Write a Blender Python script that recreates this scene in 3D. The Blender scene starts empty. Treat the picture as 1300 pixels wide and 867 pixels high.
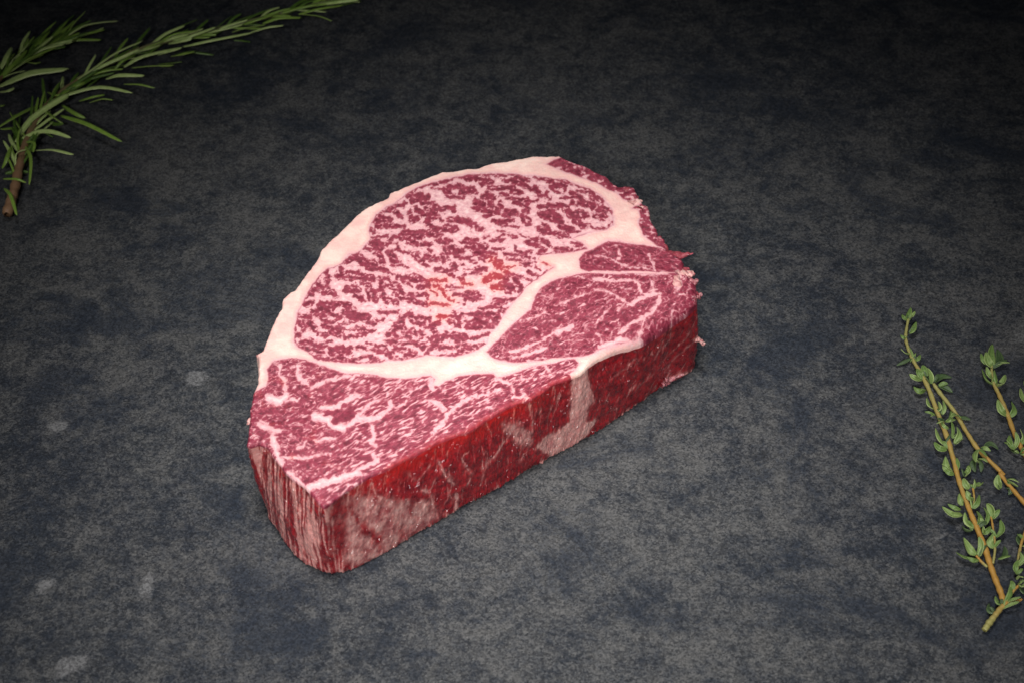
import bpy, bmesh, math, random
import numpy as np
from mathutils import Vector, Matrix

# ------------------------------------------------------------------ camera, light, exposure
scn = bpy.context.scene
COL = scn.collection
PITCH = math.radians(43.0); DIST = 0.75
cam_d = bpy.data.cameras.new('camera'); cam = bpy.data.objects.new('camera', cam_d); COL.objects.link(cam)
cam.location = (0, -DIST * math.cos(PITCH), DIST * math.sin(PITCH))
cam.rotation_euler = (math.radians(90) - PITCH, 0, 0)
cam_d.lens = 64.0; cam_d.sensor_width = 36.0; cam_d.clip_start = 0.01; cam_d.clip_end = 50
cam_d.dof.use_dof = True; cam_d.dof.focus_distance = 0.72; cam_d.dof.aperture_fstop = 18.0
scn.camera = cam

world = bpy.data.worlds.new('World'); scn.world = world; world.use_nodes = True
bg = world.node_tree.nodes['Background']
bg.inputs[0].default_value = (0.80, 0.88, 1.0, 1); bg.inputs[1].default_value = 0.012

def area_lamp(name, loc, target, size, power, spread, color):
    d = bpy.data.lights.new(name, 'AREA'); d.shape = 'RECTANGLE'; d.size, d.size_y = size
    d.energy = power; d.spread = math.radians(spread); d.color = color
    o = bpy.data.objects.new(name, d); COL.objects.link(o); o.location = loc
    o.rotation_euler = (Vector(target) - Vector(loc)).to_track_quat('-Z', 'Y').to_euler()
    return o
# a gridded softbox hung above the table and a weaker one beside the camera
area_lamp('softbox', (-0.06, -0.04, 0.85), (-0.004, -0.080, 0.0), (0.24, 0.24), 0.47, 35, (1.0, 0.985, 0.97))
area_lamp('fill_softbox', (-0.12, -0.95, 0.70), (0.01, -0.13, 0.0), (0.40, 0.30), 0.50, 26, (1.0, 0.98, 0.965))

scn.view_settings.view_transform = 'Standard'; scn.view_settings.look = 'None'
scn.view_settings.exposure = 0.0; scn.view_settings.gamma = 1.0
scn.view_settings.use_curve_mapping = False

# ------------------------------------------------------------------ measured outlines (0.1 mm, from the steak's centre)
CENTER=(-0.01818,-0.03368)
TOP_OUTLINE=[(-775, -603), (-774, -528), (-781, -419), (-779, -345), (-766, -282), (-771, -218), (-779, -145), (-788, -130), (-767, -115), (-752, -22), (-743, 40), (-725, 104), (-717, 122), (-717, 182), (-695, 219), (-675, 234), (-644, 316), (-600, 427), (-586, 489), (-530, 583), (-453, 716), (-414, 763), (-376, 789), (-335, 825), (-330, 852), (-294, 873), (-236, 916), (-168, 959), (-116, 992), (-46, 1008), (-8, 1019), (31, 1022), (61, 1041), (101, 1060), (165, 1068), (209, 1085), (271, 1104), (327, 1104), (381, 1107), (414, 1079), (467, 1046), (507, 1022), (533, 997), (582, 964), (610, 910), (642, 889), (659, 905), (695, 889), (706, 836), (717, 804), (725, 775), (744, 763), (752, 726), (750, 670), (775, 614), (776, 570), (803, 553), (805, 489), (836, 459), (860, 439), (870, 410), (867, 357), (896, 323), (912, 290), (915, 238), (911, 191), (858, 136), (799, 81), (744, 27), (680, -31), (584, -84), (495, -158), (437, -231), (388, -261), (338, -286), (252, -372), (202, -390), (118, -451), (53, -508), (20, -536), (-88, -587), (-141, -631), (-249, -712), (-326, -761), (-400, -825), (-472, -905), (-508, -859), (-551, -803), (-581, -778), (-614, -746), (-663, -677), (-701, -613), (-733, -595), (-754, -611)]
FOOT_OUTLINE=[(-743, -611), (-699, -673), (-627, -792), (-587, -840), (-527, -881), (-480, -903), (-421, -891), (-360, -859), (-308, -818), (-231, -758), (-174, -708), (-80, -638), (10, -564), (72, -522), (167, -448), (254, -378), (324, -327), (395, -274), (458, -230), (505, -185), (614, -94), (676, -32), (752, 39), (782, 70), (829, 102), (905, 143), (938, 208)]
MUSCLES={'eye': [(-649, 113), (-655, 9), (-652, -58), (-632, -89), (-592, -119), (-554, -163), (-503, -171), (-439, -180), (-398, -182), (-319, -174), (-286, -158), (-235, -163), (-176, -147), (-138, -132), (-97, -141), (-36, -145), (5, -126), (47, -106), (83, -75), (97, -18), (124, 22), (154, 99), (193, 173), (213, 201), (235, 257), (294, 314), (349, 376), (324, 401), (286, 420), (302, 444), (353, 457), (442, 474), (487, 489), (466, 528), (425, 553), (471, 578), (520, 598), (559, 603), (598, 634), (599, 731), (581, 773), (551, 836), (509, 873), (442, 910), (408, 940), (358, 943), (332, 954), (279, 970), (232, 970), (198, 981), (108, 983), (32, 978), (-7, 973), (-84, 943), (-160, 916), (-209, 889), (-260, 844), (-307, 783), (-341, 755), (-378, 706), (-394, 654), (-401, 603), (-395, 553), (-417, 498), (-438, 464), (-474, 457), (-500, 396), (-529, 371), (-554, 367), (-574, 338), (-593, 304), (-616, 238), (-630, 178)], 'rimlean': [(330, 1049), (379, 1016), (416, 986), (465, 959), (530, 921), (553, 905), (585, 873), (621, 852), (648, 810), (677, 794), (708, 815), (748, 825), (721, 943), (649, 975), (585, 1041), (503, 1107), (411, 1099), (364, 1079)], 'rimlean2': [(681, 747), (710, 731), (711, 690), (702, 644), (718, 578), (748, 538), (772, 508), (818, 484), (854, 543), (790, 644), (777, 763), (729, 783)], 'A': [(451, 427), (477, 469), (516, 489), (536, 508), (572, 533), (620, 528), (664, 513), (715, 513), (775, 498), (809, 484), (836, 464), (913, 479), (907, 396), (866, 347), (819, 343), (747, 343), (716, 349), (675, 349), (590, 352), (512, 355), (489, 347), (454, 367)], 'B': [(475, 338), (401, 314), (341, 285), (306, 257), (278, 210), (255, 118), (212, 68), (176, 22), (137, -38), (86, -115), (101, -139), (134, -158), (188, -174), (253, -167), (334, -150), (391, -145), (450, -141), (496, -126), (517, -106), (577, -67), (637, -42), (674, -22), (700, -58), (818, 0), (949, 127), (971, 205), (933, 323), (863, 343), (746, 328), (674, 333), (511, 335)], 'D': [(-739, -214), (-717, -167), (-654, -152), (-599, -157), (-558, -184), (-481, -218), (-445, -238), (-394, -238), (-326, -244), (-281, -261), (-202, -265), (-122, -250), (-107, -267), (-115, -299), (-92, -307), (-65, -278), (-19, -250), (49, -238), (114, -238), (123, -261), (140, -257), (211, -223), (271, -193), (339, -180), (390, -160), (420, -158), (434, -180), (425, -203), (395, -235), (416, -303), (211, -468), (40, -607), (-236, -780), (-469, -965), (-534, -873), (-688, -704), (-805, -665), (-840, -345), (-777, -336), (-733, -303), (-729, -261)]}
LEAN_FLECKS=[[89,0,-259,842,-196,891,-166,906,-83,940,-7,968,32,975],[178,0,-151,906,-90,928],[107,0,-154,878,-97,878],[320,0,-97,872,-80,829],[249,0,-86,891,-32,891],[178,0,-73,823,-23,817],[355,0,-24,860,14,872],[178,0,18,885,30,848],[213,0,-26,953,5,940],[213,0,5,953,32,959],[178,0,-255,829,-195,842],[302,0,-231,799,-171,823],[213,0,-193,787,-147,781],[213,0,-143,781,-134,727],[231,0,-131,751,-101,739],[213,0,-97,751,-63,751],[213,0,-59,727,-58,726],[213,0,-243,727,-226,668],[302,0,-230,668,-211,679],[249,0,-214,751,-190,715],[231,0,-190,709,-138,721],[178,0,-176,751,-153,739],[266,0,-137,703,-166,656],[231,0,-159,691,-165,644],[142,0,-122,697,-106,656],[195,0,-334,739,-305,763,-264,781],[213,0,-303,727,-275,691],[107,0,-367,727,-322,727],[284,0,-379,668,-320,679],[249,0,-373,632,-325,632],[213,0,-318,638,-261,626],[178,0,-398,609,-383,597],[178,0,-362,697,-328,685],[249,0,-80,668,-1,662],[249,0,-39,679,37,626],[266,0,-90,621,-45,615],[213,0,-150,632,-112,603],[213,0,-134,603,-52,603],[213,0,27,793,34,787],[249,0,29,751,35,751],[142,0,-260,600,-149,597],[78,0,32,971,109,975,197,975,236,959],[78,0,278,962,301,946,358,940,408,937,434,903],[78,0,442,909,464,891,510,872],[213,0,32,940,82,946],[213,0,55,909,97,928],[142,0,109,965,155,971],[213,0,155,934,201,928],[249,0,186,946,251,940],[178,0,197,959,212,922],[249,0,216,915,262,878],[266,0,277,885,296,836],[160,0,296,836,333,811],[178,0,330,854,322,817],[249,0,86,885,186,885],[142,0,186,909,189,860],[266,0,182,860,216,854],[178,0,293,946,320,946],[213,0,335,940,358,909],[320,0,354,891,400,903],[160,0,396,903,403,866],[142,0,361,860,376,854],[213,0,140,842,159,836],[178,0,163,811,193,811],[284,0,64,829,102,823],[178,0,75,848,87,848],[355,0,34,787,57,775],[249,0,91,787,103,751],[213,0,133,787,140,751],[284,0,42,739,80,739],[284,0,73,703,122,727],[284,0,110,751,122,721],[284,0,197,787,246,799],[178,0,201,811,216,805],[178,0,239,811,246,775],[142,0,250,787,292,796],[213,0,223,769,253,739],[178,0,231,727,249,721],[320,0,163,727,197,715],[213,0,152,703,182,703],[195,0,103,662,186,668],[178,0,122,650,159,638],[107,0,159,632,204,626],[213,0,223,697,230,656],[124,0,238,697,260,668],[160,0,241,638,260,650],[195,0,37,615,63,615],[71,0,122,597,156,597],[213,0,295,757,329,757],[142,0,291,718,336,727],[213,0,337,769,370,757],[320,0,306,703,358,679],[355,0,343,727,373,691],[213,0,358,668,387,656],[249,0,374,769,404,757],[284,0,397,745,433,703],[320,0,426,703,486,703],[284,0,440,668,476,638],[213,0,449,727,486,715],[124,0,387,817,455,817],[249,0,433,848,466,817],[124,0,456,860,528,848],[249,0,516,842,523,811],[249,0,431,781,495,769],[249,0,473,799,525,757],[213,0,488,787,517,751],[284,0,293,615,334,603],[178,0,312,644,334,615],[284,0,383,632,424,615],[142,0,408,603,457,597],[107,0,484,644,520,615],[213,0,527,823,557,799],[213,0,526,775,547,727],[195,0,555,757,577,745],[142,0,525,751,569,721],[213,0,523,697,568,697],[142,0,545,674,556,668],[89,0,574,751,595,715],[78,0,520,612,576,621,593,656],[71,0,-559,366,-587,316,-617,234,-633,170],[124,0,-578,338,-560,338],[142,0,-554,349,-543,300],[142,0,-558,311,-548,278],[249,0,-588,278,-564,251],[178,0,-602,234,-585,234],[178,0,-622,207,-604,207],[284,0,-621,154,-603,154],[178,0,-565,218,-544,218],[213,0,-530,229,-510,197],[142,0,-547,261,-539,245],[320,0,-567,148,-528,148],[284,0,-569,122,-522,117],[249,0,-507,148,-457,148],[178,0,-472,154,-455,122],[213,0,-434,122,-432,122],[213,0,-512,316,-474,300],[213,0,-501,366,-494,327],[178,0,-484,338,-430,344],[178,0,-471,300,-428,311],[213,0,-489,405,-435,427],[178,0,-469,433,-437,456],[284,0,-474,240,-444,223],[249,0,-446,256,-423,234],[213,0,-432,202,-431,202],[178,0,-417,495,-391,484],[124,0,-384,559,-325,567],[284,0,-386,530,-353,518],[213,0,-360,524,-323,513],[249,0,-373,490,-347,490],[142,0,-375,456,-349,456],[231,0,-349,444,-335,399],[213,0,-317,541,-299,559],[178,0,-303,564,-266,553],[213,0,-271,582,-185,576],[178,0,-265,547,-236,553],[107,0,-319,513,-301,530],[142,0,-286,518,-274,490],[142,0,-328,467,-277,481],[284,0,-309,461,-292,416],[107,0,-292,411,-266,405],[107,0,-294,383,-262,388],[89,0,-258,383,-229,377],[284,0,-235,536,-209,518],[213,0,-183,513,-150,518],[178,0,-214,559,-184,559],[213,0,-163,576,-111,570],[142,0,-133,559,-121,530],[249,0,-110,530,-87,518],[178,0,-98,495,-82,461],[178,0,-84,547,-62,536],[142,0,-152,484,-141,467],[124,0,-277,476,-232,458],[71,0,-233,470,-188,456],[89,0,-232,456,-186,405],[178,0,-202,444,-200,444],[142,0,-180,433,-154,427],[178,0,-183,422,-172,405],[142,0,-175,394,-153,383],[142,0,-166,450,-151,439],[178,0,-143,422,-114,422],[142,0,-133,439,-131,439],[195,0,-100,444,-92,411],[284,0,-68,490,-24,473],[213,0,-64,461,-42,456],[160,0,-45,433,10,427],[107,0,-78,444,-70,422],[142,0,14,416,32,405],[142,0,-25,530,38,518],[178,0,-3,547,38,547],[178,0,-6,501,38,490],[178,0,20,473,39,461],[89,0,6,439,39,444],[213,0,-58,394,-47,366],[107,0,-47,371,-11,388],[142,0,-65,355,-39,360],[43,0,-7,363,19,363],[178,0,-68,327,-49,322],[142,0,-27,305,-13,300],[178,0,-6,327,-4,327],[142,0,19,335,41,335],[249,0,-119,360,-79,355],[355,0,-436,433,-416,405],[355,0,-412,399,-371,394],[213,0,-392,371,-351,360],[213,0,-344,366,-318,349],[320,0,-428,316,-370,300],[178,0,-412,278,-383,278],[178,0,-345,311,-305,300],[178,0,-340,289,-331,245],[142,0,-331,256,-289,261],[107,0,-304,283,-275,283],[71,0,-310,338,-289,335],[284,0,-269,311,-237,311],[142,0,-254,289,-246,278],[71,0,-241,327,-194,327],[249,0,-218,300,-175,294],[178,0,-183,316,-149,278],[213,0,-188,251,-149,261],[107,0,-232,278,-217,261],[107,0,-396,256,-371,251],[142,0,-391,234,-374,180],[249,0,-369,229,-352,175],[142,0,-352,234,-323,234],[213,0,-325,202,-309,164],[213,0,-303,180,-266,154],[89,0,-298,240,-255,229],[178,0,-267,256,-247,213],[142,0,-286,213,-264,202],[178,0,-253,180,-218,191],[178,0,-215,207,-150,202],[213,0,-218,191,-191,159],[178,0,-191,159,-152,148],[89,0,-154,197,-146,170],[142,0,-220,164,-219,164],[213,0,-421,202,-402,175],[71,0,-77,261,-16,251],[53,0,-80,234,-37,229],[160,0,-47,213,7,202],[213,0,6,223,42,213],[213,0,4,180,43,186],[89,0,-6,154,-6,154],[160,1,-139,294,-81,294],[178,1,-123,261,-90,234],[89,1,-137,234,-115,207],[107,1,-90,223,-78,191,-46,170],[160,1,-131,154,-70,143],[160,1,-12,278,16,270],[89,0,63,553,89,570],[142,0,93,541,145,536],[107,0,123,553,148,576],[107,0,167,570,200,559],[89,0,215,576,248,559],[213,0,241,530,289,547],[178,0,248,518,289,513],[213,0,307,541,333,513],[213,0,292,473,310,478],[142,0,288,456,289,456],[89,0,277,507,310,490],[160,0,351,495,420,484],[107,0,354,473,413,470],[124,0,425,530,465,518],[107,0,443,507,461,507],[107,0,450,478,483,493],[43,0,450,476,420,464,354,458,295,450],[142,0,297,588,408,588],[142,0,352,576,408,564],[53,0,363,553,422,559],[320,0,38,507,71,501],[284,0,39,467,68,456],[142,0,50,427,72,411],[124,0,101,484,152,487],[107,0,72,467,120,450],[142,0,76,439,112,433],[160,0,152,453,200,456],[142,0,193,501,200,467],[142,0,200,473,237,450],[142,0,244,470,262,467],[124,0,200,444,258,433],[89,0,273,427,274,427],[142,0,105,427,138,416],[107,0,164,425,222,411],[178,0,215,411,244,394],[107,0,244,405,273,402],[53,0,214,383,258,377],[71,0,273,377,294,360],[213,0,40,366,73,360],[71,0,41,338,62,333],[213,0,164,333,211,311],[213,0,131,311,160,300],[320,0,142,267,178,256],[249,0,193,300,214,256],[142,0,210,256,214,223],[178,0,128,245,157,240],[142,0,160,223,175,213],[142,0,178,234,193,229],[89,0,214,316,257,294],[142,0,247,344,279,322],[53,0,349,374,294,316,236,245,210,191],[124,0,42,213,71,197],[71,0,43,180,64,178],[160,0,114,175,192,178],[124,0,100,154,157,159],[142,0,54,127,114,138],[124,0,107,138,168,122],[213,1,102,416,134,388],[195,1,124,377,156,344],[284,1,74,289,113,322],[213,1,106,256,128,251],[195,1,99,322,135,316],[107,1,145,371,193,380],[89,1,306,399,331,394],[64,0,-648,103,-654,9,-652,-58,-629,-89,-588,-119,-558,-154,-502,-169,-439,-180,-398,-181],[178,0,-633,81,-597,76],[213,0,-596,108,-557,103],[178,0,-577,87,-576,87],[160,0,-623,50,-613,14],[249,0,-601,45,-577,9],[142,0,-644,50,-628,24],[213,0,-645,-22,-630,-27],[142,0,-622,3,-622,3],[249,0,-555,81,-540,66],[213,0,-535,103,-503,87],[249,0,-544,35,-518,14],[320,0,-514,-2,-481,-17],[142,0,-532,50,-507,45],[178,0,-498,19,-469,9],[71,0,-485,35,-426,45],[178,0,-497,66,-481,76],[160,0,-565,-17,-526,-27],[284,0,-472,103,-414,87],[213,0,-456,76,-413,66],[53,0,-465,9,-423,3],[160,0,-459,-38,-407,-25],[178,0,-624,-63,-599,-68],[178,0,-611,-94,-589,-104],[213,0,-586,-63,-549,-89],[178,0,-575,-104,-540,-119],[178,0,-553,-78,-528,-89],[89,0,-530,-68,-506,-56],[124,0,-555,-139,-542,-139],[142,0,-590,-48,-590,-48],[249,0,-506,-104,-486,-104],[178,0,-483,-89,-444,-99],[160,0,-515,-124,-483,-134],[178,0,-478,-119,-436,-119],[178,0,-441,-94,-404,-89],[178,0,-470,-134,-469,-134],[124,0,-551,-154,-485,-154],[142,0,-482,-149,-441,-154],[89,0,-491,-169,-440,-171],[160,0,-426,-166,-399,-159],[391,0,-414,81,-382,71],[178,0,-380,50,-348,40],[124,0,-339,55,-314,66],[249,0,-410,14,-389,9],[178,0,-394,-17,-353,-2],[107,0,-407,-27,-380,-22],[142,0,-334,105,-302,97],[142,0,-295,103,-263,103],[213,0,-271,29,-243,50],[213,0,-248,66,-224,87],[249,0,-217,92,-195,66],[213,0,-201,50,-173,35],[142,0,-185,76,-139,71],[142,0,-153,66,-135,55],[142,0,-173,40,-152,40],[213,0,-137,24,-103,40],[213,0,-123,9,-108,-17],[124,0,-151,19,-130,14],[213,0,-263,14,-235,24],[142,0,-236,40,-228,9],[142,0,-241,-12,-206,-17],[178,0,-226,-33,-211,-43],[178,0,-199,3,-184,-22],[142,0,-182,-7,-157,-22],[89,0,-163,-38,-176,-58],[178,0,-299,-22,-269,-2],[213,0,-289,-22,-288,-22],[142,0,-268,-22,-254,-33],[178,0,-298,-58,-266,-58],[71,0,-267,-48,-243,-43],[178,0,-280,-68,-279,-68],[64,0,-269,-81,-239,-61],[160,0,-231,-68,-207,-73],[178,0,-197,-63,-182,-78],[195,0,-182,-84,-148,-78],[178,0,-161,-94,-160,-94],[142,0,-145,-48,-117,-58],[249,0,-118,-43,-100,-53],[249,0,-100,-53,-59,-27],[213,0,-69,-17,-52,-27],[213,0,-120,-78,-99,-84],[195,0,-139,-119,-116,-94],[178,0,-98,-99,-64,-89],[249,0,-44,-43,4,-33],[178,0,-30,-58,-2,-53],[107,0,-42,-12,-41,-12],[142,0,-64,-94,-23,-89],[124,0,-23,-84,22,-78],[213,0,-61,71,-19,76],[178,0,-61,45,-39,35],[142,0,-41,103,-33,81],[213,0,-32,29,-22,29],[107,0,-26,55,-15,45],[142,0,-12,100,44,97],[213,0,10,50,45,55],[249,0,10,24,45,19],[124,0,25,-43,46,-38],[213,0,-261,-99,-230,-104],[213,0,-218,-134,-184,-129],[178,0,-205,-114,-194,-134],[53,0,-180,-144,-159,-139],[107,0,-370,-66,-339,-73],[178,0,-338,-84,-303,-89],[107,0,-354,-104,-333,-109],[142,0,-326,-114,-302,-114],[249,0,-298,-114,-277,-129],[142,0,-280,-144,-255,-149],[89,0,-255,-154,-231,-156],[142,0,-294,-134,-293,-134],[178,0,-404,-84,-379,-94],[107,0,-399,-159,-373,-144],[249,0,-355,-144,-337,-159],[89,0,-347,-169,-309,-169],[43,0,-398,-178,-319,-175],[43,0,-316,-169,-300,-156],[71,0,-101,-134,-42,-134],[107,0,-35,-129,5,-99],[178,0,5,-99,47,-89],[71,0,-35,-139,13,-119,47,-104],[213,1,-100,76,-79,76],[284,0,44,92,69,92],[426,0,45,50,77,35],[142,0,45,14,105,22],[284,0,86,92,125,81],[213,0,115,61,126,45],[142,0,108,35,109,35],[142,0,132,108,168,103],[142,0,46,-38,91,-15],[89,0,47,-89,74,-68],[178,0,-529,-353,-505,-350],[195,0,-500,-379,-466,-381],[320,0,-462,-480,-404,-452],[213,0,-498,-447,-449,-433],[213,0,-739,-433,-683,-433],[160,0,-590,-649,-551,-649],[107,0,-613,-689,-486,-694],[142,0,-188,-613,-143,-586]]
FAT_VEINS=[[107,0,602,513,621,444,601,411],[107,0,515,450,569,433,601,405,650,374,715,366,743,349],[124,0,731,456,746,399,751,355],[71,0,640,383,678,422],[71,0,606,355,618,377],[43,0,687,377,711,422],[71,0,553,495,563,467],[160,0,511,344,656,338,735,322,801,338],[160,0,510,300,653,289,682,278,686,223],[142,0,508,234,554,229,613,180,637,159],[89,0,602,256,623,245,665,234],[213,0,636,148,684,180,736,213,764,207],[160,0,763,191,746,143,723,113],[142,0,740,289,737,234],[107,0,630,159,592,117],[71,0,800,322,833,278,821,202,842,202],[178,0,848,349,847,278,830,234],[160,0,734,113,696,76,679,9,669,-38],[178,0,686,76,634,35,593,-22],[89,0,675,14,645,-38],[284,0,495,-134,532,-89,585,-53,644,-48,683,-38],[124,0,510,-7,525,-68],[89,0,501,35,534,76,550,113],[71,0,550,-68,566,-2],[107,0,804,113,806,81],[124,0,213,55,256,66,312,103],[249,0,353,-12,417,24],[124,0,304,-43,353,-7],[142,0,196,-104,255,-78,303,-48,342,-17],[160,0,178,-114,241,-94],[89,0,144,-144,202,-124],[71,0,396,40,439,81],[178,0,192,-144,240,-129,310,-94],[89,0,240,-164,323,-144],[178,0,121,-263,178,-287],[142,0,178,-282,185,-311],[89,0,178,-277,253,-263,390,-218,418,-209],[89,0,216,-233,216,-267],[142,0,302,-189,322,-223],[124,0,363,148,435,191,478,207],[89,0,402,322,460,311,509,289],[71,0,292,202,363,180],[160,0,-696,-184,-687,-243,-664,-267,-663,-321],[213,0,-623,-194,-615,-253,-581,-292],[142,0,-610,-263,-563,-258],[178,0,-566,-311,-508,-272,-441,-253,-394,-238],[355,0,-716,-362,-677,-381,-657,-353],[178,0,-635,-367,-614,-377],[213,0,-742,-503,-697,-526,-667,-531],[142,0,-731,-485,-712,-503],[373,0,-541,-457,-496,-471,-460,-513,-433,-522],[213,0,-517,-414,-464,-410,-420,-367,-387,-353],[249,0,-433,-526,-395,-494,-381,-457],[284,0,-684,-559,-662,-649,-642,-694],[124,0,-644,-667,-556,-667,-467,-645],[142,0,-586,-622,-563,-586],[160,0,-524,-586,-456,-577],[249,0,-380,-471,-340,-471,-307,-471],[142,0,-372,-443,-341,-391,-299,-372],[178,0,-307,-466,-260,-410,-268,-386],[107,0,-259,-419,-210,-400,-205,-362],[178,0,-124,-381,-83,-405,-65,-424],[178,0,50,-348,1,-381,-39,-429,-70,-485,-108,-554],[195,0,-328,-513,-319,-549,-323,-595,-306,-604],[178,0,-320,-645,-299,-685,-326,-707,-364,-723],[213,0,-120,-272,-109,-321],[107,0,-25,-287,16,-306],[89,0,-202,-282,-193,-316],[107,0,-86,-306,-68,-324],[298,0,-542,-815,-463,-784,-363,-742],[199,0,-611,-735,-542,-815],[160,0,51,-362,118,-329],[142,0,185,-324,185,-362,252,-367]]
FOOT_SPAN=(219.43,372.50)
SIDE_PATCHES=[('fat',[(32700,304),(32870,370),(33730,370),(33790,281),(33840,239),(33940,197),(33530,164),(33450,112),(34020,66),(33360,0),(31590,5),(30620,117),(30980,150),(31830,136),(32580,159)]),('memb',[(28830,318),(29690,276),(30320,215),(30240,145),(29890,155),(29410,220)]),('memb',[(24420,337),(24680,300),(25160,234),(25580,164),(25910,145),(26300,23),(25600,5),(25280,5),(24940,0),(24680,9),(24470,47)])]
SIDE_VEINS=[(133,0,[(26210,290),(26390,234),(26700,150)]),(107,0,[(25780,211),(25980,169),(26170,37)]),(53,0,[(26140,225),(25980,187)]),(75,0,[(28030,206),(27730,75)]),(85,0,[(27000,272),(27100,225),(27360,159),(27130,112)]),(186,0,[(26740,94),(26770,19)]),(186,0,[(26060,98),(26080,80)]),(117,0,[(24730,342),(24860,286),(25120,234)]),(85,0,[(25700,267),(25980,295)]),(75,0,[(25390,318),(25570,272)]),(373,1,[(24660,192),(24960,84)]),(240,1,[(25310,84),(25400,23)]),(266,1,[(24470,300),(24610,206)]),(213,1,[(25490,159),(25530,108)]),(160,1,[(24950,52),(24970,14)]),(160,1,[(25790,23),(25870,0)]),(89,0,[(30320,365),(30410,276),(30360,220)]),(78,0,[(29010,239),(28400,192),(27790,159)]),(43,0,[(30090,122),(29690,75)]),(43,0,[(29590,276),(28790,225)]),(78,0,[(36590,370),(36570,314),(36420,281)]),(43,0,[(36360,323),(36250,286),(36120,253)]),(43,0,[(37060,290),(36810,239),(36550,211),(36370,192)]),(43,0,[(37240,197),(36860,192),(36670,164),(36470,103)]),(71,0,[(37250,141),(37250,80),(37060,61)]),(142,0,[(36650,33),(36700,5)]),(178,0,[(36720,37),(36880,9)]),(50,0,[(36160,145),(35730,136),(35570,117)]),(50,0,[(35550,314),(35340,272),(34740,253)]),(36,0,[(36050,159),(35900,136)]),(57,0,[(36590,84),(36540,33)])]
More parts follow.
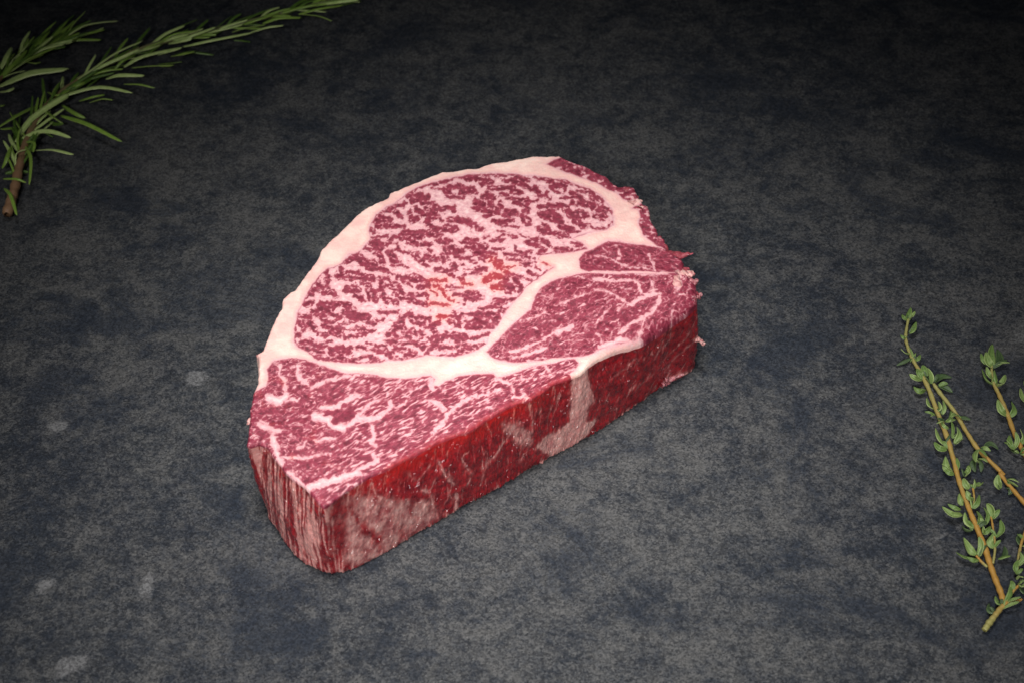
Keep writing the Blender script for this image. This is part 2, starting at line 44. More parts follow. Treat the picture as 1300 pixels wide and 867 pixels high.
ROSEMARY=[([[(24,-2230,776,40),(24,-2233,876,40),(22,-2234,989,40),(21,-2247,1164,40),(17,-2250,1326,40),(16,-2227,1511,40),(14,-2175,1676,40),(14,-2060,1840,40),(12,-1931,1987,40),(12,-1757,2118,40),(12,-1534,2216,40),(11,-1310,2322,40),(10,-1119,2416,40),(8,-965,2490,40),(6,-810,2579,40)]],[(289,2,[(-2231,1601,40),(-2120,1640,73),(-1962,1685,87),(-1799,1639,82)]),(359,2,[(-2298,1310,40),(-2247,1454,71),(-2125,1606,82),(-2103,1631,73)]),(286,1,[(-2128,1517,40),(-1980,1409,73),(-1797,1283,61)]),(262,1,[(-2244,1601,40),(-2153,1475,70),(-2098,1434,55)]),(235,1,[(-2137,1601,40),(-2058,1498,69),(-2002,1479,52)]),(282,2,[(-2284,1331,40),(-2200,1342,77),(-2119,1318,94),(-2026,1271,92)]),(279,2,[(-2200,1246,40),(-2090,1168,105),(-1979,1102,125)]),(179,1,[(-2274,1310,40),(-2199,1260,78),(-2190,1189,71)]),(205,1,[(-2266,1300,40),(-2191,1141,78),(-2161,947,70)]),(236,1,[(-2266,1591,40),(-2325,1474,71),(-2399,1401,56)]),(181,1,[(-2321,1423,40),(-2381,1380,64)]),(201,2,[(-2264,1111,40),(-2260,1161,85),(-2219,1195,84)]),(226,0,[(-2298,1072,40),(-2256,1094,35),(-2201,1107,21)]),(150,1,[(-2302,1034,40),(-2230,996,69),(-2184,988,53)]),(224,1,[(-2283,966,40),(-2230,880,71),(-2178,750,56)]),(252,1,[(-2324,1111,40),(-2298,1138,80),(-2299,1225,74)]),(213,2,[(-2115,1796,40),(-2036,1818,86),(-1923,1936,112),(-1802,2028,119)]),(213,2,[(-2106,1818,40),(-1980,1863,85),(-1880,1903,111),(-1810,1955,118)]),(186,1,[(-2094,1818,40),(-1963,1834,78),(-1879,1857,71)]),(267,2,[(-1893,1918,40),(-1801,1947,82),(-1621,2030,79)]),(292,2,[(-1966,1818,40),(-1891,1785,86),(-1763,1777,87)]),(158,1,[(-1870,1774,40),(-1782,1723,76),(-1705,1703,67)]),(134,1,[(-1853,1911,40),(-1741,1875,77),(-1642,1891,69)]),(131,1,[(-2062,1633,40),(-1989,1611,79),(-1933,1641,72)]),(189,0,[(-1796,2043,40),(-1711,2173,30),(-1627,2295,12)]),(245,2,[(-1744,2135,40),(-1671,2119,79),(-1600,2161,72)]),(298,2,[(-1703,2124,40),(-1624,2071,95),(-1571,2070,105)]),(242,1,[(-1674,2009,40),(-1614,1978,76),(-1555,2013,68)]),(185,0,[(-2044,1752,40),(-1999,1854,30),(-1979,1948,12)]),(212,1,[(-2142,1730,40),(-2074,1731,70),(-2046,1774,55)]),(179,0,[(-2135,1351,40),(-2196,1405,30),(-2257,1389,12)]),(154,0,[(-2306,1351,40),(-2316,1459,36),(-2328,1539,24)]),(206,0,[(-2104,1454,40),(-2158,1467,30),(-2240,1555,12)]),(183,1,[(-2010,1623,40),(-1937,1600,79),(-1888,1598,73)]),(160,1,[(-1939,1885,40),(-1889,1923,75),(-1837,1995,65)]),(188,0,[(-1837,1975,40),(-1775,2076,33),(-1716,2193,17)]),(160,0,[(-1616,1963,40),(-1683,1966,30),(-1739,1982,12)]),(185,1,[(-2226,1709,40),(-2157,1637,75),(-2106,1694,65)]),(152,0,[(-2310,1190,40),(-2315,1323,30),(-2327,1430,12)]),(193,1,[(-1750,2133,40),(-1672,2150,79),(-1560,2190,72)]),(210,2,[(-1702,2118,40),(-1582,2114,92),(-1467,2179,99)]),(243,2,[(-1743,2021,40),(-1673,1985,89),(-1614,2009,93)]),(225,0,[(-1659,2021,40),(-1583,2065,30),(-1471,2063,12)]),(120,1,[(-1729,1927,40),(-1677,1881,73),(-1641,1902,62)]),(261,2,[(-1628,2095,40),(-1496,2086,81),(-1279,2167,77)]),(175,2,[(-1305,2223,40),(-1214,2199,86),(-1135,2214,86)]),(211,1,[(-1371,2284,40),(-1266,2287,78),(-1171,2357,71)]),(229,1,[(-1254,2300,40),(-1167,2310,68),(-1059,2336,52)]),(230,1,[(-1082,2385,40),(-977,2395,68),(-854,2453,52)]),(106,1,[(-1065,2385,40),(-971,2314,76),(-901,2282,67)]),(178,0,[(-1078,2448,40),(-1049,2506,33),(-1002,2554,18)]),(214,2,[(-1003,2479,40),(-891,2412,93),(-771,2423,101)]),(88,0,[(-1759,2133,40),(-1694,2268,30),(-1591,2382,12)]),(88,0,[(-1487,2254,40),(-1447,2342,32),(-1422,2407,16)]),(106,0,[(-1453,2254,40),(-1364,2361,30),(-1189,2492,12)]),(104,0,[(-1382,2148,40),(-1341,2153,35),(-1301,2162,20)]),(124,0,[(-1158,2377,40),(-1112,2430,31),(-1074,2473,13)]),(140,0,[(-1512,2178,40),(-1453,2247,35),(-1384,2299,20)]),(159,0,[(-1225,2362,40),(-1148,2439,30),(-1059,2499,12)]),(142,0,[(-898,2456,40),(-832,2498,33),(-775,2546,18)]),(158,1,[(-1399,2223,40),(-1326,2212,72),(-1231,2262,60)])]),([[(12,-2505,1741,40),(10,-2475,1813,40),(9,-2421,1927,40),(8,-2383,2008,40),(7,-2298,2090,40),(5,-2229,2139,40)]],[(602,2,[(-2469,1757,40),(-2383,1772,79),(-2294,1791,101),(-2129,1807,106)]),(382,2,[(-2396,1997,40),(-2303,2023,81),(-2194,2061,82)]),(303,2,[(-2234,2170,40),(-2145,2222,76),(-2052,2231,94),(-1961,2239,95)]),(193,1,[(-2218,2159,40),(-2120,2153,75),(-2025,2202,70)]),(138,0,[(-2306,2135,40),(-2276,2258,37),(-2219,2407,25)]),(406,2,[(-2496,1885,40),(-2472,1959,74),(-2463,2048,67)]),(187,2,[(-2459,1709,40),(-2399,1665,78),(-2373,1689,77)]),(269,1,[(-2482,1818,40),(-2421,1892,73),(-2378,2026,67)]),(136,1,[(-2384,1970,40),(-2321,1906,72),(-2295,1927,63)]),(158,1,[(-2441,1601,40),(-2411,1559,67),(-2402,1585,55)]),(190,1,[(-2421,1929,40),(-2357,1955,69),(-2296,2029,57)]),(164,0,[(-2332,2066,40),(-2303,2119,36),(-2252,2184,23)])])]
THYME=[([[(6,1656,136,22),(7,1630,50,22),(8,1617,-23,22),(9,1627,-130,22),(11,1659,-269,22),(11,1674,-416,22),(12,1689,-558,22),(11,1693,-676,22),(11,1695,-804,22),(11,1706,-931,22),(12,1719,-1034,22),(14,1731,-1145,22),(13,1735,-1234,22),(13,1746,-1330,22),(12,1748,-1383,22)],[(13,1655,-1506,22),(14,1682,-1471,22),(12,1716,-1429,22),(10,1749,-1392,22),(8,1781,-1383,22),(5,1817,-1368,22)],[(6,1745,-1204,22),(5,1768,-1125,22),(5,1779,-1024,22),(4,1782,-952,22)],[(6,1721,-1219,22),(6,1705,-1194,22),(5,1691,-1165,22)],[(6,1755,-1383,22),(6,1790,-1335,22),(5,1824,-1297,22)],[(5,1725,-931,22),(5,1737,-878,22),(4,1741,-815,22)]],[(341,1,[(1642,99,22),(1648,128,35),(1665,176,31)]),(171,1,[(1643,105,22),(1627,105,33),(1624,134,27)]),(222,2,[(1648,111,22),(1660,105,45),(1674,130,50)]),(322,1,[(1636,26,22),(1650,33,37),(1674,82,35)]),(152,1,[(1623,-1,22),(1604,-18,38),(1595,1,36)]),(134,2,[(1621,-100,22),(1596,-113,45),(1580,-95,51)]),(184,0,[(1623,-120,22),(1592,-138,19),(1558,-155,12)]),(134,2,[(1630,-130,22),(1625,-109,36),(1621,-70,33)]),(200,1,[(1633,-132,22),(1645,-140,34),(1662,-108,29)]),(289,2,[(1645,-248,22),(1612,-267,48),(1589,-249,56)]),(287,1,[(1649,-309,22),(1618,-324,37),(1601,-298,34)]),(347,1,[(1658,-237,22),(1640,-231,35),(1632,-191,30)]),(297,2,[(1676,-271,22),(1675,-255,48),(1666,-214,56)]),(331,1,[(1666,-229,22),(1659,-209,36),(1657,-173,32)]),(289,0,[(1693,-258,22),(1732,-220,19),(1771,-224,12)]),(346,0,[(1705,-281,22),(1728,-289,19),(1759,-311,13)]),(260,2,[(1666,-410,22),(1646,-404,38),(1643,-364,37)]),(228,2,[(1672,-427,22),(1682,-424,41),(1681,-390,43)]),(195,2,[(1693,-444,22),(1702,-420,38),(1704,-377,36)]),(122,1,[(1665,-447,22),(1640,-445,35),(1623,-435,30)]),(202,2,[(1695,-484,22),(1671,-502,48),(1650,-526,56)]),(340,1,[(1698,-482,22),(1713,-472,34),(1726,-429,29)]),(161,2,[(1705,-520,22),(1685,-523,36),(1677,-490,33)]),(224,2,[(1673,-607,22),(1653,-583,37),(1650,-526,34)]),(287,1,[(1678,-630,22),(1646,-639,34),(1633,-598,28)]),(320,2,[(1712,-603,22),(1731,-581,46),(1728,-538,52)]),(177,1,[(1709,-574,22),(1717,-538,35),(1719,-488,30)]),(363,2,[(1680,-751,22),(1654,-739,40),(1660,-684,40)]),(205,1,[(1693,-751,22),(1702,-723,33),(1705,-680,27)]),(205,1,[(1723,-756,22),(1736,-753,38),(1742,-728,36)]),(206,1,[(1683,-763,22),(1660,-767,35),(1645,-742,30)]),(247,2,[(1720,-774,22),(1735,-765,39),(1735,-734,38)]),(295,2,[(1726,-838,22),(1712,-828,37),(1709,-793,34)]),(213,2,[(1744,-838,22),(1752,-823,37),(1752,-797,34)]),(230,1,[(1752,-817,22),(1763,-831,34),(1785,-807,28)]),(293,2,[(1730,-894,22),(1711,-893,44),(1705,-869,49)]),(227,1,[(1721,-936,22),(1739,-920,34),(1758,-871,28)]),(276,2,[(1687,-922,22),(1678,-907,37),(1681,-870,34)]),(372,2,[(1677,-964,22),(1632,-985,42),(1601,-946,45)]),(211,1,[(1676,-943,22),(1649,-942,34),(1629,-918,29)]),(338,2,[(1709,-1029,22),(1682,-1026,48),(1678,-985,57)]),(338,1,[(1722,-1029,22),(1736,-998,33),(1732,-951,27)]),(305,0,[(1696,-1046,22),(1676,-1041,19),(1669,-1013,12)]),(226,1,[(1752,-1016,22),(1765,-985,37),(1759,-939,34)]),(372,2,[(1784,-988,22),(1783,-958,41),(1770,-930,43)]),(241,1,[(1736,-1059,22),(1746,-1063,38),(1767,-1036,36)]),(320,2,[(1764,-1130,22),(1747,-1112,42),(1766,-1076,44)]),(289,1,[(1782,-1077,22),(1806,-1055,34),(1811,-997,29)]),(382,0,[(1767,-1180,22),(1792,-1157,19),(1805,-1111,12)]),(334,2,[(1694,-1160,22),(1669,-1147,36),(1657,-1087,33)]),(270,2,[(1702,-1170,22),(1713,-1131,41),(1711,-1091,43)]),(301,1,[(1681,-1180,22),(1644,-1185,34),(1618,-1153,29)]),(206,1,[(1699,-1187,22),(1671,-1199,37),(1651,-1184,35)]),(248,0,[(1707,-1427,22),(1694,-1413,19),(1700,-1377,12)]),(249,1,[(1736,-1389,22),(1724,-1389,35),(1723,-1359,31)]),(250,1,[(1751,-1389,22),(1778,-1349,33),(1792,-1294,27)]),(172,2,[(1759,-1380,22),(1778,-1382,39),(1811,-1370,39)]),(156,2,[(1738,-1411,22),(1765,-1406,39),(1799,-1393,38)]),(204,1,[(1791,-1330,22),(1793,-1311,34),(1791,-1287,28)]),(237,2,[(1820,-1297,22),(1824,-1320,39),(1837,-1305,38)])]),([[(9,1687,-269,22),(10,1705,-326,22),(10,1743,-427,22),(10,1770,-537,22),(10,1799,-633,22),(10,1867,-759,22),(10,1858,-761,22),(10,1890,-841,22),(10,1927,-926,22)]],[(293,2,[(1756,-451,22),(1733,-468,47),(1713,-489,54)]),(211,0,[(1757,-460,22),(1781,-458,20),(1802,-466,15)]),(208,2,[(1808,-625,22),(1822,-639,37),(1841,-652,34)]),(289,2,[(1801,-625,22),(1771,-679,47),(1766,-730,55)]),(257,0,[(1826,-614,22),(1856,-600,19),(1881,-624,12)]),(335,0,[(1790,-681,22),(1767,-704,19),(1769,-742,12)]),(207,0,[(1797,-686,22),(1796,-715,19),(1790,-742,12)]),(346,2,[(1844,-838,22),(1831,-827,47),(1839,-793,55)]),(199,2,[(1875,-788,22),(1893,-803,44),(1912,-828,49)]),(231,1,[(1876,-799,22),(1890,-823,37),(1910,-838,34)]),(214,0,[(1875,-836,22),(1881,-849,19),(1872,-859,12)]),(166,2,[(1786,-701,22),(1777,-706,42),(1767,-695,45)])]),([[(6,1948,-118,22),(8,1928,-246,22),(10,1936,-326,22),(11,1948,-427,22),(11,1957,-558,22),(11,1972,-654,22),(10,1985,-738,22)]],[(386,2,[(1942,-179,22),(1925,-163,37),(1928,-98,35)]),(386,1,[(1942,-179,22),(1944,-119,34),(1966,-44,28)]),(420,0,[(1950,-171,22),(1980,-126,19),(1986,-58,12)]),(252,1,[(1924,-159,22),(1908,-146,37),(1905,-106,35)]),(252,0,[(1952,-165,22),(1977,-126,19),(1994,-74,12)]),(416,1,[(1924,-275,22),(1897,-259,34),(1895,-190,29)]),(415,2,[(1937,-283,22),(1955,-292,44),(1974,-245,49)]),(250,2,[(1929,-248,22),(1910,-242,46),(1907,-202,52)]),(250,1,[(1942,-275,22),(1941,-249,36),(1943,-199,32)]),(344,2,[(1945,-451,22),(1920,-445,46),(1915,-388,52)]),(295,1,[(1955,-457,22),(1974,-435,35),(1976,-378,31)]),(225,2,[(1940,-628,22),(1951,-606,44),(1951,-562,49)]),(291,2,[(1970,-607,22),(1981,-591,44),(1973,-547,49)]),(290,1,[(1939,-635,22),(1922,-618,34),(1931,-563,29)]),(209,0,[(1953,-652,22),(1936,-646,19),(1924,-615,12)]),(193,2,[(1957,-654,22),(1963,-674,48),(1973,-655,56)])]),([[(8,2057,-281,22),(8,2060,-382,22),(9,2065,-471,22)]],[(297,2,[(2036,-382,22),(2020,-364,37),(2026,-305,34)]),(250,1,[(2058,-315,22),(2051,-297,38),(2049,-266,36)])]),([[(6,1823,-1253,22),(6,1837,-1194,22),(6,1857,-1135,22),(6,1877,-1085,22),(5,1901,-1034,22)]],[(237,1,[(1823,-1255,22),(1816,-1237,38),(1837,-1196,36)]),(207,2,[(1834,-1214,22),(1847,-1203,44),(1846,-1170,49)]),(239,1,[(1849,-1194,22),(1868,-1174,33),(1875,-1129,27)]),(289,0,[(1868,-1120,22),(1864,-1087,19),(1882,-1048,12)]),(290,1,[(1879,-1090,22),(1894,-1074,33),(1901,-1029,27)]),(190,2,[(1815,-1277,22),(1822,-1284,48),(1831,-1296,56)]),(237,0,[(1821,-1292,22),(1830,-1328,19),(1838,-1332,12)])])]
RIM_ZONE=[(-839, -357), (-731, -332), (-736, -218), (-669, -141), (-564, -141), (-614, -89), (-478, 347), (-308, 747), (16, 932), (348, 921), (574, 747), (617, 619), (802, 479), (888, 568), (777, 878), (352, 1208), (-483, 932), (-827, 90)]
SHREDS=[('red',[(224,812,464,345),(192,864,474,345),(128,892,478,350),(48,914,477,354)]),('pale',[(221,841,330,352),(206,877,354,352),(174,906,365,354),(143,932,376,358)]),('pink',[(203,872,208,330),(172,905,246,330),(141,929,269,330),(110,949,284,330)]),('pale',[(95,917,171,170),(111,934,172,160),(95,947,174,150),(95,963,172,145)]),('pale',[(165,674,780,360),(132,701,806,360),(99,718,813,365),(50,738,820,370)]),('pale',[(148,711,744,360),(132,732,765,360),(66,754,777,365)]),('pale',[(88,-774,-450,340),(88,-785,-454,340),(58,-792,-466,340)]),('pale',[(106,-769,-130,360),(76,-785,-126,360),(45,-795,-117,360)]),('pale',[(94,833,320,365),(141,836,263,365),(109,853,231,360),(125,873,204,354),(93,890,179,340)]),('pink',[(111,786,70,40),(127,820,94,25),(111,857,122,20),(80,899,136,20)]),('red',[(166,635,871,354),(233,665,875,360),(200,691,866,354),(100,710,840,350)]),('red',[(129,767,571,354),(177,787,535,360),(128,805,506,354),(64,808,495,340)]),('pink',[(158,878,314,345),(158,902,305,345),(95,926,324,345),(63,932,358,340)]),('red',[(191,840,401,345),(174,863,380,350),(111,884,396,345),(48,896,392,340)]),('pink',[(141,857,289,350),(157,877,268,352),(110,904,286,345),(63,924,301,340)]),('red',[(125,873,248,345),(141,896,257,345),(94,919,255,330),(47,932,254,310)]),('pale',[(79,839,309,358),(94,858,311,360),(79,876,304,358),(47,889,294,350)]),('pink',[(111,773,53,30),(127,801,82,15),(79,824,92,10)]),('pale',[(130,-754,-578,352),(115,-768,-578,348),(72,-779,-573,330)])]
SCUFFS=[(-0.1677, -0.1288, 0.004, 0.0035, 0.5), (-0.1317, -0.1288, 0.0027, 0.007, 0.0), (-0.1529, -0.1644, 0.0073, 0.004, 0.35), (-0.1787, -0.0483, 0.0053, 0.0035, 0.2), (-0.1271, -0.0217, 0.0053, 0.0045, 0.2)]
MM = 1e-3
STEAK_H = 0.037
KY = 0.70          # marbling was measured foreshortened: y counts less in its distances

# ------------------------------------------------------------------ helpers
rng = np.random.default_rng(11)
_ga = (rng.random((512, 512)) * 2 * np.pi).astype(np.float32)
_gc, _gs = np.cos(_ga), np.sin(_ga)
def vnoise(x, y, seed=0):                       # gradient noise, about -1..1
    x = np.asarray(x, np.float32) + np.float32(seed * 17.31); y = np.asarray(y, np.float32) + np.float32(seed * 41.77)
    xi = np.floor(x).astype(np.int32); yi = np.floor(y).astype(np.int32)
    fx = x - xi; fy = y - yi
    x0 = xi & 511; x1 = (xi + 1) & 511; y0 = yi & 511; y1 = (yi + 1) & 511
    a = _gc[x0, y0] * fx + _gs[x0, y0] * fy; b = _gc[x1, y0] * (fx - 1) + _gs[x1, y0] * fy
    c = _gc[x0, y1] * fx + _gs[x0, y1] * (fy - 1); d = _gc[x1, y1] * (fx - 1) + _gs[x1, y1] * (fy - 1)
    u = fx * fx * fx * (fx * (fx * 6 - 15) + 10); v = fy * fy * fy * (fy * (fy * 6 - 15) + 10)
    return 1.7 * ((a + (b - a) * u) * (1 - v) + (c + (d - c) * u) * v)
def fbm(x, y, seed=0, oct=3, gain=.5):
    s = 0; a = 1; t = 0
    for k in range(oct):
        s = s + a * vnoise(x, y, seed + k * 3); t += a; a *= gain; x, y = 1.62 * x + 1.22 * y, -1.22 * x + 1.62 * y
    return s / t
def sstep(a, b, x):
    t = np.clip((x - a) / (b - a), 0, 1); return t * t * (3 - 2 * t)
def seg_dist(px, py, ax, ay, bx, by):
    dx, dy = bx - ax, by - ay; l2 = dx * dx + dy * dy + 1e-9
    t = np.clip(((px - ax) * dx + (py - ay) * dy) / l2, 0, 1)
    return np.hypot(px - ax - t * dx, py - ay - t * dy)
def poly_sdf(px, py, poly):                    # positive inside
    d = np.full(px.shape, 1e9, np.float32); ins = np.zeros(px.shape, bool)
    n = len(poly)
    for i in range(n):
        ax, ay = poly[i]; bx, by = poly[(i + 1) % n]
        d = np.minimum(d, seg_dist(px, py, ax, ay, bx, by))
        if ay != by:
            ins ^= ((ay > py) != (by > py)) & (px < (bx - ax) * (py - ay) / (by - ay) + ax)
    return np.where(ins, d, -d)

def tag(o, label=None, cat=None, group=None, kind=None):
    if label: o['label'] = label
    if cat: o['category'] = cat
    if group: o['group'] = group
    if kind: o['kind'] = kind
    return o
def empty(name, loc):
    o = bpy.data.objects.new(name, None); o.empty_display_size = .01; o.location = loc; COL.objects.link(o); return o
def mesh_obj(name, verts, faces, mat, parent=None, normals=None, attrs=None, loc=None):
    me = bpy.data.meshes.new(name)
    verts = np.asarray(verts, np.float32); faces = np.asarray(faces, np.int32)
    k = faces.shape[1]
    me.vertices.add(len(verts)); me.vertices.foreach_set('co', verts.ravel())
    me.loops.add(faces.size); me.loops.foreach_set('vertex_index', faces.ravel())
    me.polygons.add(len(faces))
    me.polygons.foreach_set('loop_start', np.arange(0, faces.size, k, dtype=np.int32))
    me.polygons.foreach_set('loop_total', np.full(len(faces), k, np.int32))
    me.polygons.foreach_set('use_smooth', np.ones(len(faces), bool))
    me.update(calc_edges=True)
    for nm, v in (attrs or {}).items():
        a = me.attributes.new(nm, 'FLOAT', 'POINT'); a.data.foreach_set('value', np.asarray(v, np.float32))
    if normals is not None:
        me.normals_split_custom_set_from_vertices(np.asarray(normals, np.float32).tolist())
    me.materials.append(mat)
    o = bpy.data.objects.new(name, me); COL.objects.link(o)
    if parent: o.parent = parent
    if loc is not None: o.location = loc
    return o

# ------------------------------------------------------------------ node helpers
class NT:
    def __init__(s, name):
        s.m = bpy.data.materials.new(name); s.m.use_nodes = True; s.t = s.m.node_tree
        s.b = s.t.nodes['Principled BSDF']; s.out = s.t.nodes['Material Output']
    def n(s, typ, **kw):
        x = s.t.nodes.new(typ)
        for k, v in kw.items(): setattr(x, k, v)
        return x
    def link(s, a, b): s.t.links.new(a, b)
    def put(s, sock, v):
        if hasattr(v, 'is_output') or isinstance(v, bpy.types.NodeSocket): s.link(v, sock)
        else: sock.default_value = v
    def attr(s, name): return s.n('ShaderNodeAttribute', attribute_name=name).outputs['Fac']
    def math(s, op, a, b=0.0, c=None, clamp=False):
        x = s.n('ShaderNodeMath', operation=op, use_clamp=clamp); s.put(x.inputs[0], a); s.put(x.inputs[1], b)
        if c is not None: s.put(x.inputs[2], c)
        return x.outputs[0]
    def mix(s, f, a, b, blend='MIX'):
        x = s.n('ShaderNodeMix', data_type='RGBA', blend_type=blend); s.put(x.inputs['Factor'], f)
        for sock, v in ((x.inputs[6], a), (x.inputs[7], b)):
            if isinstance(v, tuple): sock.default_value = v if len(v) == 4 else v + (1,)
            else: s.link(v, sock)
        return x.outputs[2]
    def noise(s, scale, detail=3, rough=.55, vec=None, dist=0.0):
        x = s.n('ShaderNodeTexNoise'); x.inputs['Scale'].default_value = scale; x.inputs['Detail'].default_value = detail
        x.inputs['Roughness'].default_value = rough; x.inputs['Distortion'].default_value = dist
        if vec is not None: s.link(vec, x.inputs['Vector'])
        return x.outputs['Fac']
    def ramp(s, f, a, b, smooth=True):
        x = s.n('ShaderNodeMapRange', interpolation_type='SMOOTHSTEP' if smooth else 'LINEAR'); s.put(x.inputs['Value'], f)
        x.inputs['From Min'].default_value = a; x.inputs['From Max'].default_value = b
        return x.outputs['Result']
    def coord(s, scale=None, which='Object'):
        c = s.n('ShaderNodeTexCoord').outputs[which]
        if scale:
            mp = s.n('ShaderNodeMapping'); mp.inputs['Scale'].default_value = scale; s.link(c, mp.inputs['Vector']); return mp.outputs[0]
        return c
    def bump(s, h, strength, dist, normal=None):
        x = s.n('ShaderNodeBump'); s.put(x.inputs['Height'], h); x.inputs['Strength'].default_value = strength; x.inputs['Distance'].default_value = dist
        if normal is not None: s.link(normal, x.inputs['Normal'])
        return x.outputs[0]
def rgb(r, g, b):
    f = lambda c: ((c / 255 + .055) / 1.055) ** 2.4 if c > 10 else c / 255 / 12.92
    return (f(r), f(g), f(b), 1)

# ------------------------------------------------------------------ stone surface
def scuffs(k, v, col, nz):
    # three pale scuffs rubbed into the stone at the near left
    for (x, y, rx, ry, rz) in SCUFFS:
        mp = k.n('ShaderNodeMapping', vector_type='TEXTURE'); mp.inputs['Location'].default_value = (x, y, 0); mp.inputs['Rotation'].default_value = (0, 0, rz); mp.inputs['Scale'].default_value = (rx, ry, 1)
        k.link(v, mp.inputs['Vector'])
        ln = k.n('ShaderNodeVectorMath', operation='LENGTH'); k.link(mp.outputs[0], ln.inputs[0])
        d = k.math('ADD', ln.outputs['Value'], k.math('MULTIPLY', k.math('SUBTRACT', nz, .5), 3.2))
        col = k.mix(k.math('MULTIPLY', k.math('SUBTRACT', 1.0, k.ramp(d, .5, 1.1)), .8), col, rgb(98, 98, 99))
    return col
def stone_material():
    k = NT('dark_stone'); v = k.coord()
    big = k.noise(7, 4, .6, v, .4); mid = k.noise(55, 8, .74, v, .25); mid2 = k.noise(190, 5, .74, v, .15)
    fine = k.noise(620, 4, .85, v)
    vo = k.n('ShaderNodeTexVoronoi'); vo.inputs['Scale'].default_value = 1500; k.link(v, vo.inputs['Vector'])
    sx = k.n('ShaderNodeSeparateColor'); k.link(vo.outputs['Color'], sx.inputs[0]); grit = sx.outputs[0]
    blot = k.math('ADD', k.math('MULTIPLY', big, .26), k.math('ADD', k.math('MULTIPLY', mid, .46), k.math('MULTIPLY', mid2, .42)))
    blot = k.math('ADD', blot, k.math('MULTIPLY', k.math('SUBTRACT', fine, .5), .14))
    blot = k.math('ADD', blot, k.math('MULTIPLY', k.math('SUBTRACT', grit, .5), .05))
    f1 = k.ramp(blot, .46, .68)
    col = k.mix(f1, rgb(32, 37, 45), rgb(74, 74, 74))
    pale = k.ramp(k.math('ADD', k.noise(26, 6, .66, k.coord((1.0, 1.4, 1)), .8), k.math('MULTIPLY', k.math('SUBTRACT', fine, .5), .12)), .66, .72)
    col = k.mix(k.math('MULTIPLY', pale, .6), col, rgb(92, 92, 92))
    stain = k.ramp(k.math('ADD', k.noise(52, 7, .74, k.coord((.8, 1.1, 1)), .4), k.math('MULTIPLY', k.math('SUBTRACT', fine, .5), .14)), .585, .66)
    col = k.mix(k.math('MULTIPLY', stain, .7), col, rgb(29, 33, 40))
    bigs = k.ramp(k.math('ADD', k.noise(15, 7, .72, k.coord((.9, 1.2, 1)), .5), k.math('MULTIPLY', k.math('SUBTRACT', fine, .5), .14)), .51, .63)
    col = k.mix(k.math('MULTIPLY', bigs, .72), col, rgb(27, 34, 45))
    col = scuffs(k, v, col, mid2)
    sp = k.math('ADD', k.math('MULTIPLY', k.ramp(fine, .28, .72, False), .55), k.math('MULTIPLY', grit, .5))
    col = k.mix(1.0, col, k.mix(k.ramp(sp, .2, .85, False), (.46, .46, .465), (1.45, 1.45, 1.44)), 'MULTIPLY')
    k.link(col, k.b.inputs['Base Color'])
    k.b.inputs['Roughness'].default_value = .78; k.b.inputs['Specular IOR Level'].default_value = .25
    h = k.math('ADD', k.math('MULTIPLY', fine, .6), k.math('ADD', k.math('MULTIPLY', grit, .35), k.math('MULTIPLY', mid2, .8)))
    k.link(k.bump(h, .55, .0008), k.b.inputs['Normal'])
    return k.m
bpyv = [(-1.5, -1.2, 0), (1.5, -1.2, 0), (1.5, 2.2, 0), (-1.5, 2.2, 0), (-1.5, -1.2, -.03), (1.5, -1.2, -.03), (1.5, 2.2, -.03), (-1.5, 2.2, -.03)]
slab = mesh_obj('stone_tabletop', bpyv, [(0, 1, 2, 3), (7, 6, 5, 4), (0, 4, 5, 1), (1, 5, 6, 2), (2, 6, 7, 3), (3, 7, 4, 0)], stone_material())
slab.data.polygons.foreach_set('use_smooth', [False] * 6)
tag(slab, 'dark mottled grey stone surface with blue black stains', kind='structure')

# ------------------------------------------------------------------ marbling fields on a raster over the cut face
def pmm(flat): return [(flat[i] * .1, flat[i + 1] * .1 * KY) for i in range(0, len(flat), 2)]
top_mm = [(x * .1, y * .1 * KY) for x, y in TOP_OUTLINE]
X0 = min(p[0] for p in top_mm) - 4; X1 = max(p[0] for p in top_mm) + 4
Y0 = min(p[1] for p in top_mm) - 4; Y1 = max(p[1] for p in top_mm) + 4
CELL = .18
gx = np.arange(X0, X1, CELL, dtype=np.float32); gy = np.arange(Y0, Y1, CELL, dtype=np.float32)
GX, GY = np.meshgrid(gx, gy, indexing='ij')
# ragged edges: warp the measuring point
WX = GX + 1.05 * fbm(GX / 2.6, GY / 2.6, 1, 3, .6) + .25 * fbm(GX / .8, GY / .8, 2, 2)
WY = GY + .95 * fbm(GX / 2.6, GY / 2.6, 5, 3, .6) + .25 * fbm(GX / .8, GY / .8, 6, 2)
def stroke_field(rows, base=-9.0):
    S = np.full(GX.shape, base, np.float32); Rr = np.full(GX.shape, base, np.float32)
    for r in rows:
        w = r[0] * .01; pts = pmm(r[2:])
        xs = [p[0] for p in pts]; ys = [p[1] for p in pts]; mg = w / 2 + 2.2
        i0, i1 = np.searchsorted(gx, [min(xs) - mg, max(xs) + mg]); j0, j1 = np.searchsorted(gy, [min(ys) - mg, max(ys) + mg])
        sl = (slice(i0, i1), slice(j0, j1)); d = np.full(WX[sl].shape, 1e9, np.float32)
        for a, b in zip(pts, pts[1:]): d = np.minimum(d, seg_dist(WX[sl], WY[sl], a[0], a[1], b[0], b[1]))
        S[sl] = np.maximum(S[sl], w / 2 - d)
        if r[1]: Rr[sl] = np.maximum(Rr[sl], w / 2 - d)
    return S, Rr
flecks, redf = stroke_field(LEAN_FLECKS)
veins, _ = stroke_field(FAT_VEINS)
WmX = GX + .35 * fbm(GX / 2.5, GY / 2.5, 8, 3); WmY = GY + .3 * fbm(GX / 2.5, GY / 2.5, 9, 3)
SD = {k: poly_sdf(WmX, WmY, [(x * .1, y * .1 * KY) for x, y in v]) for k, v in MUSCLES.items()}

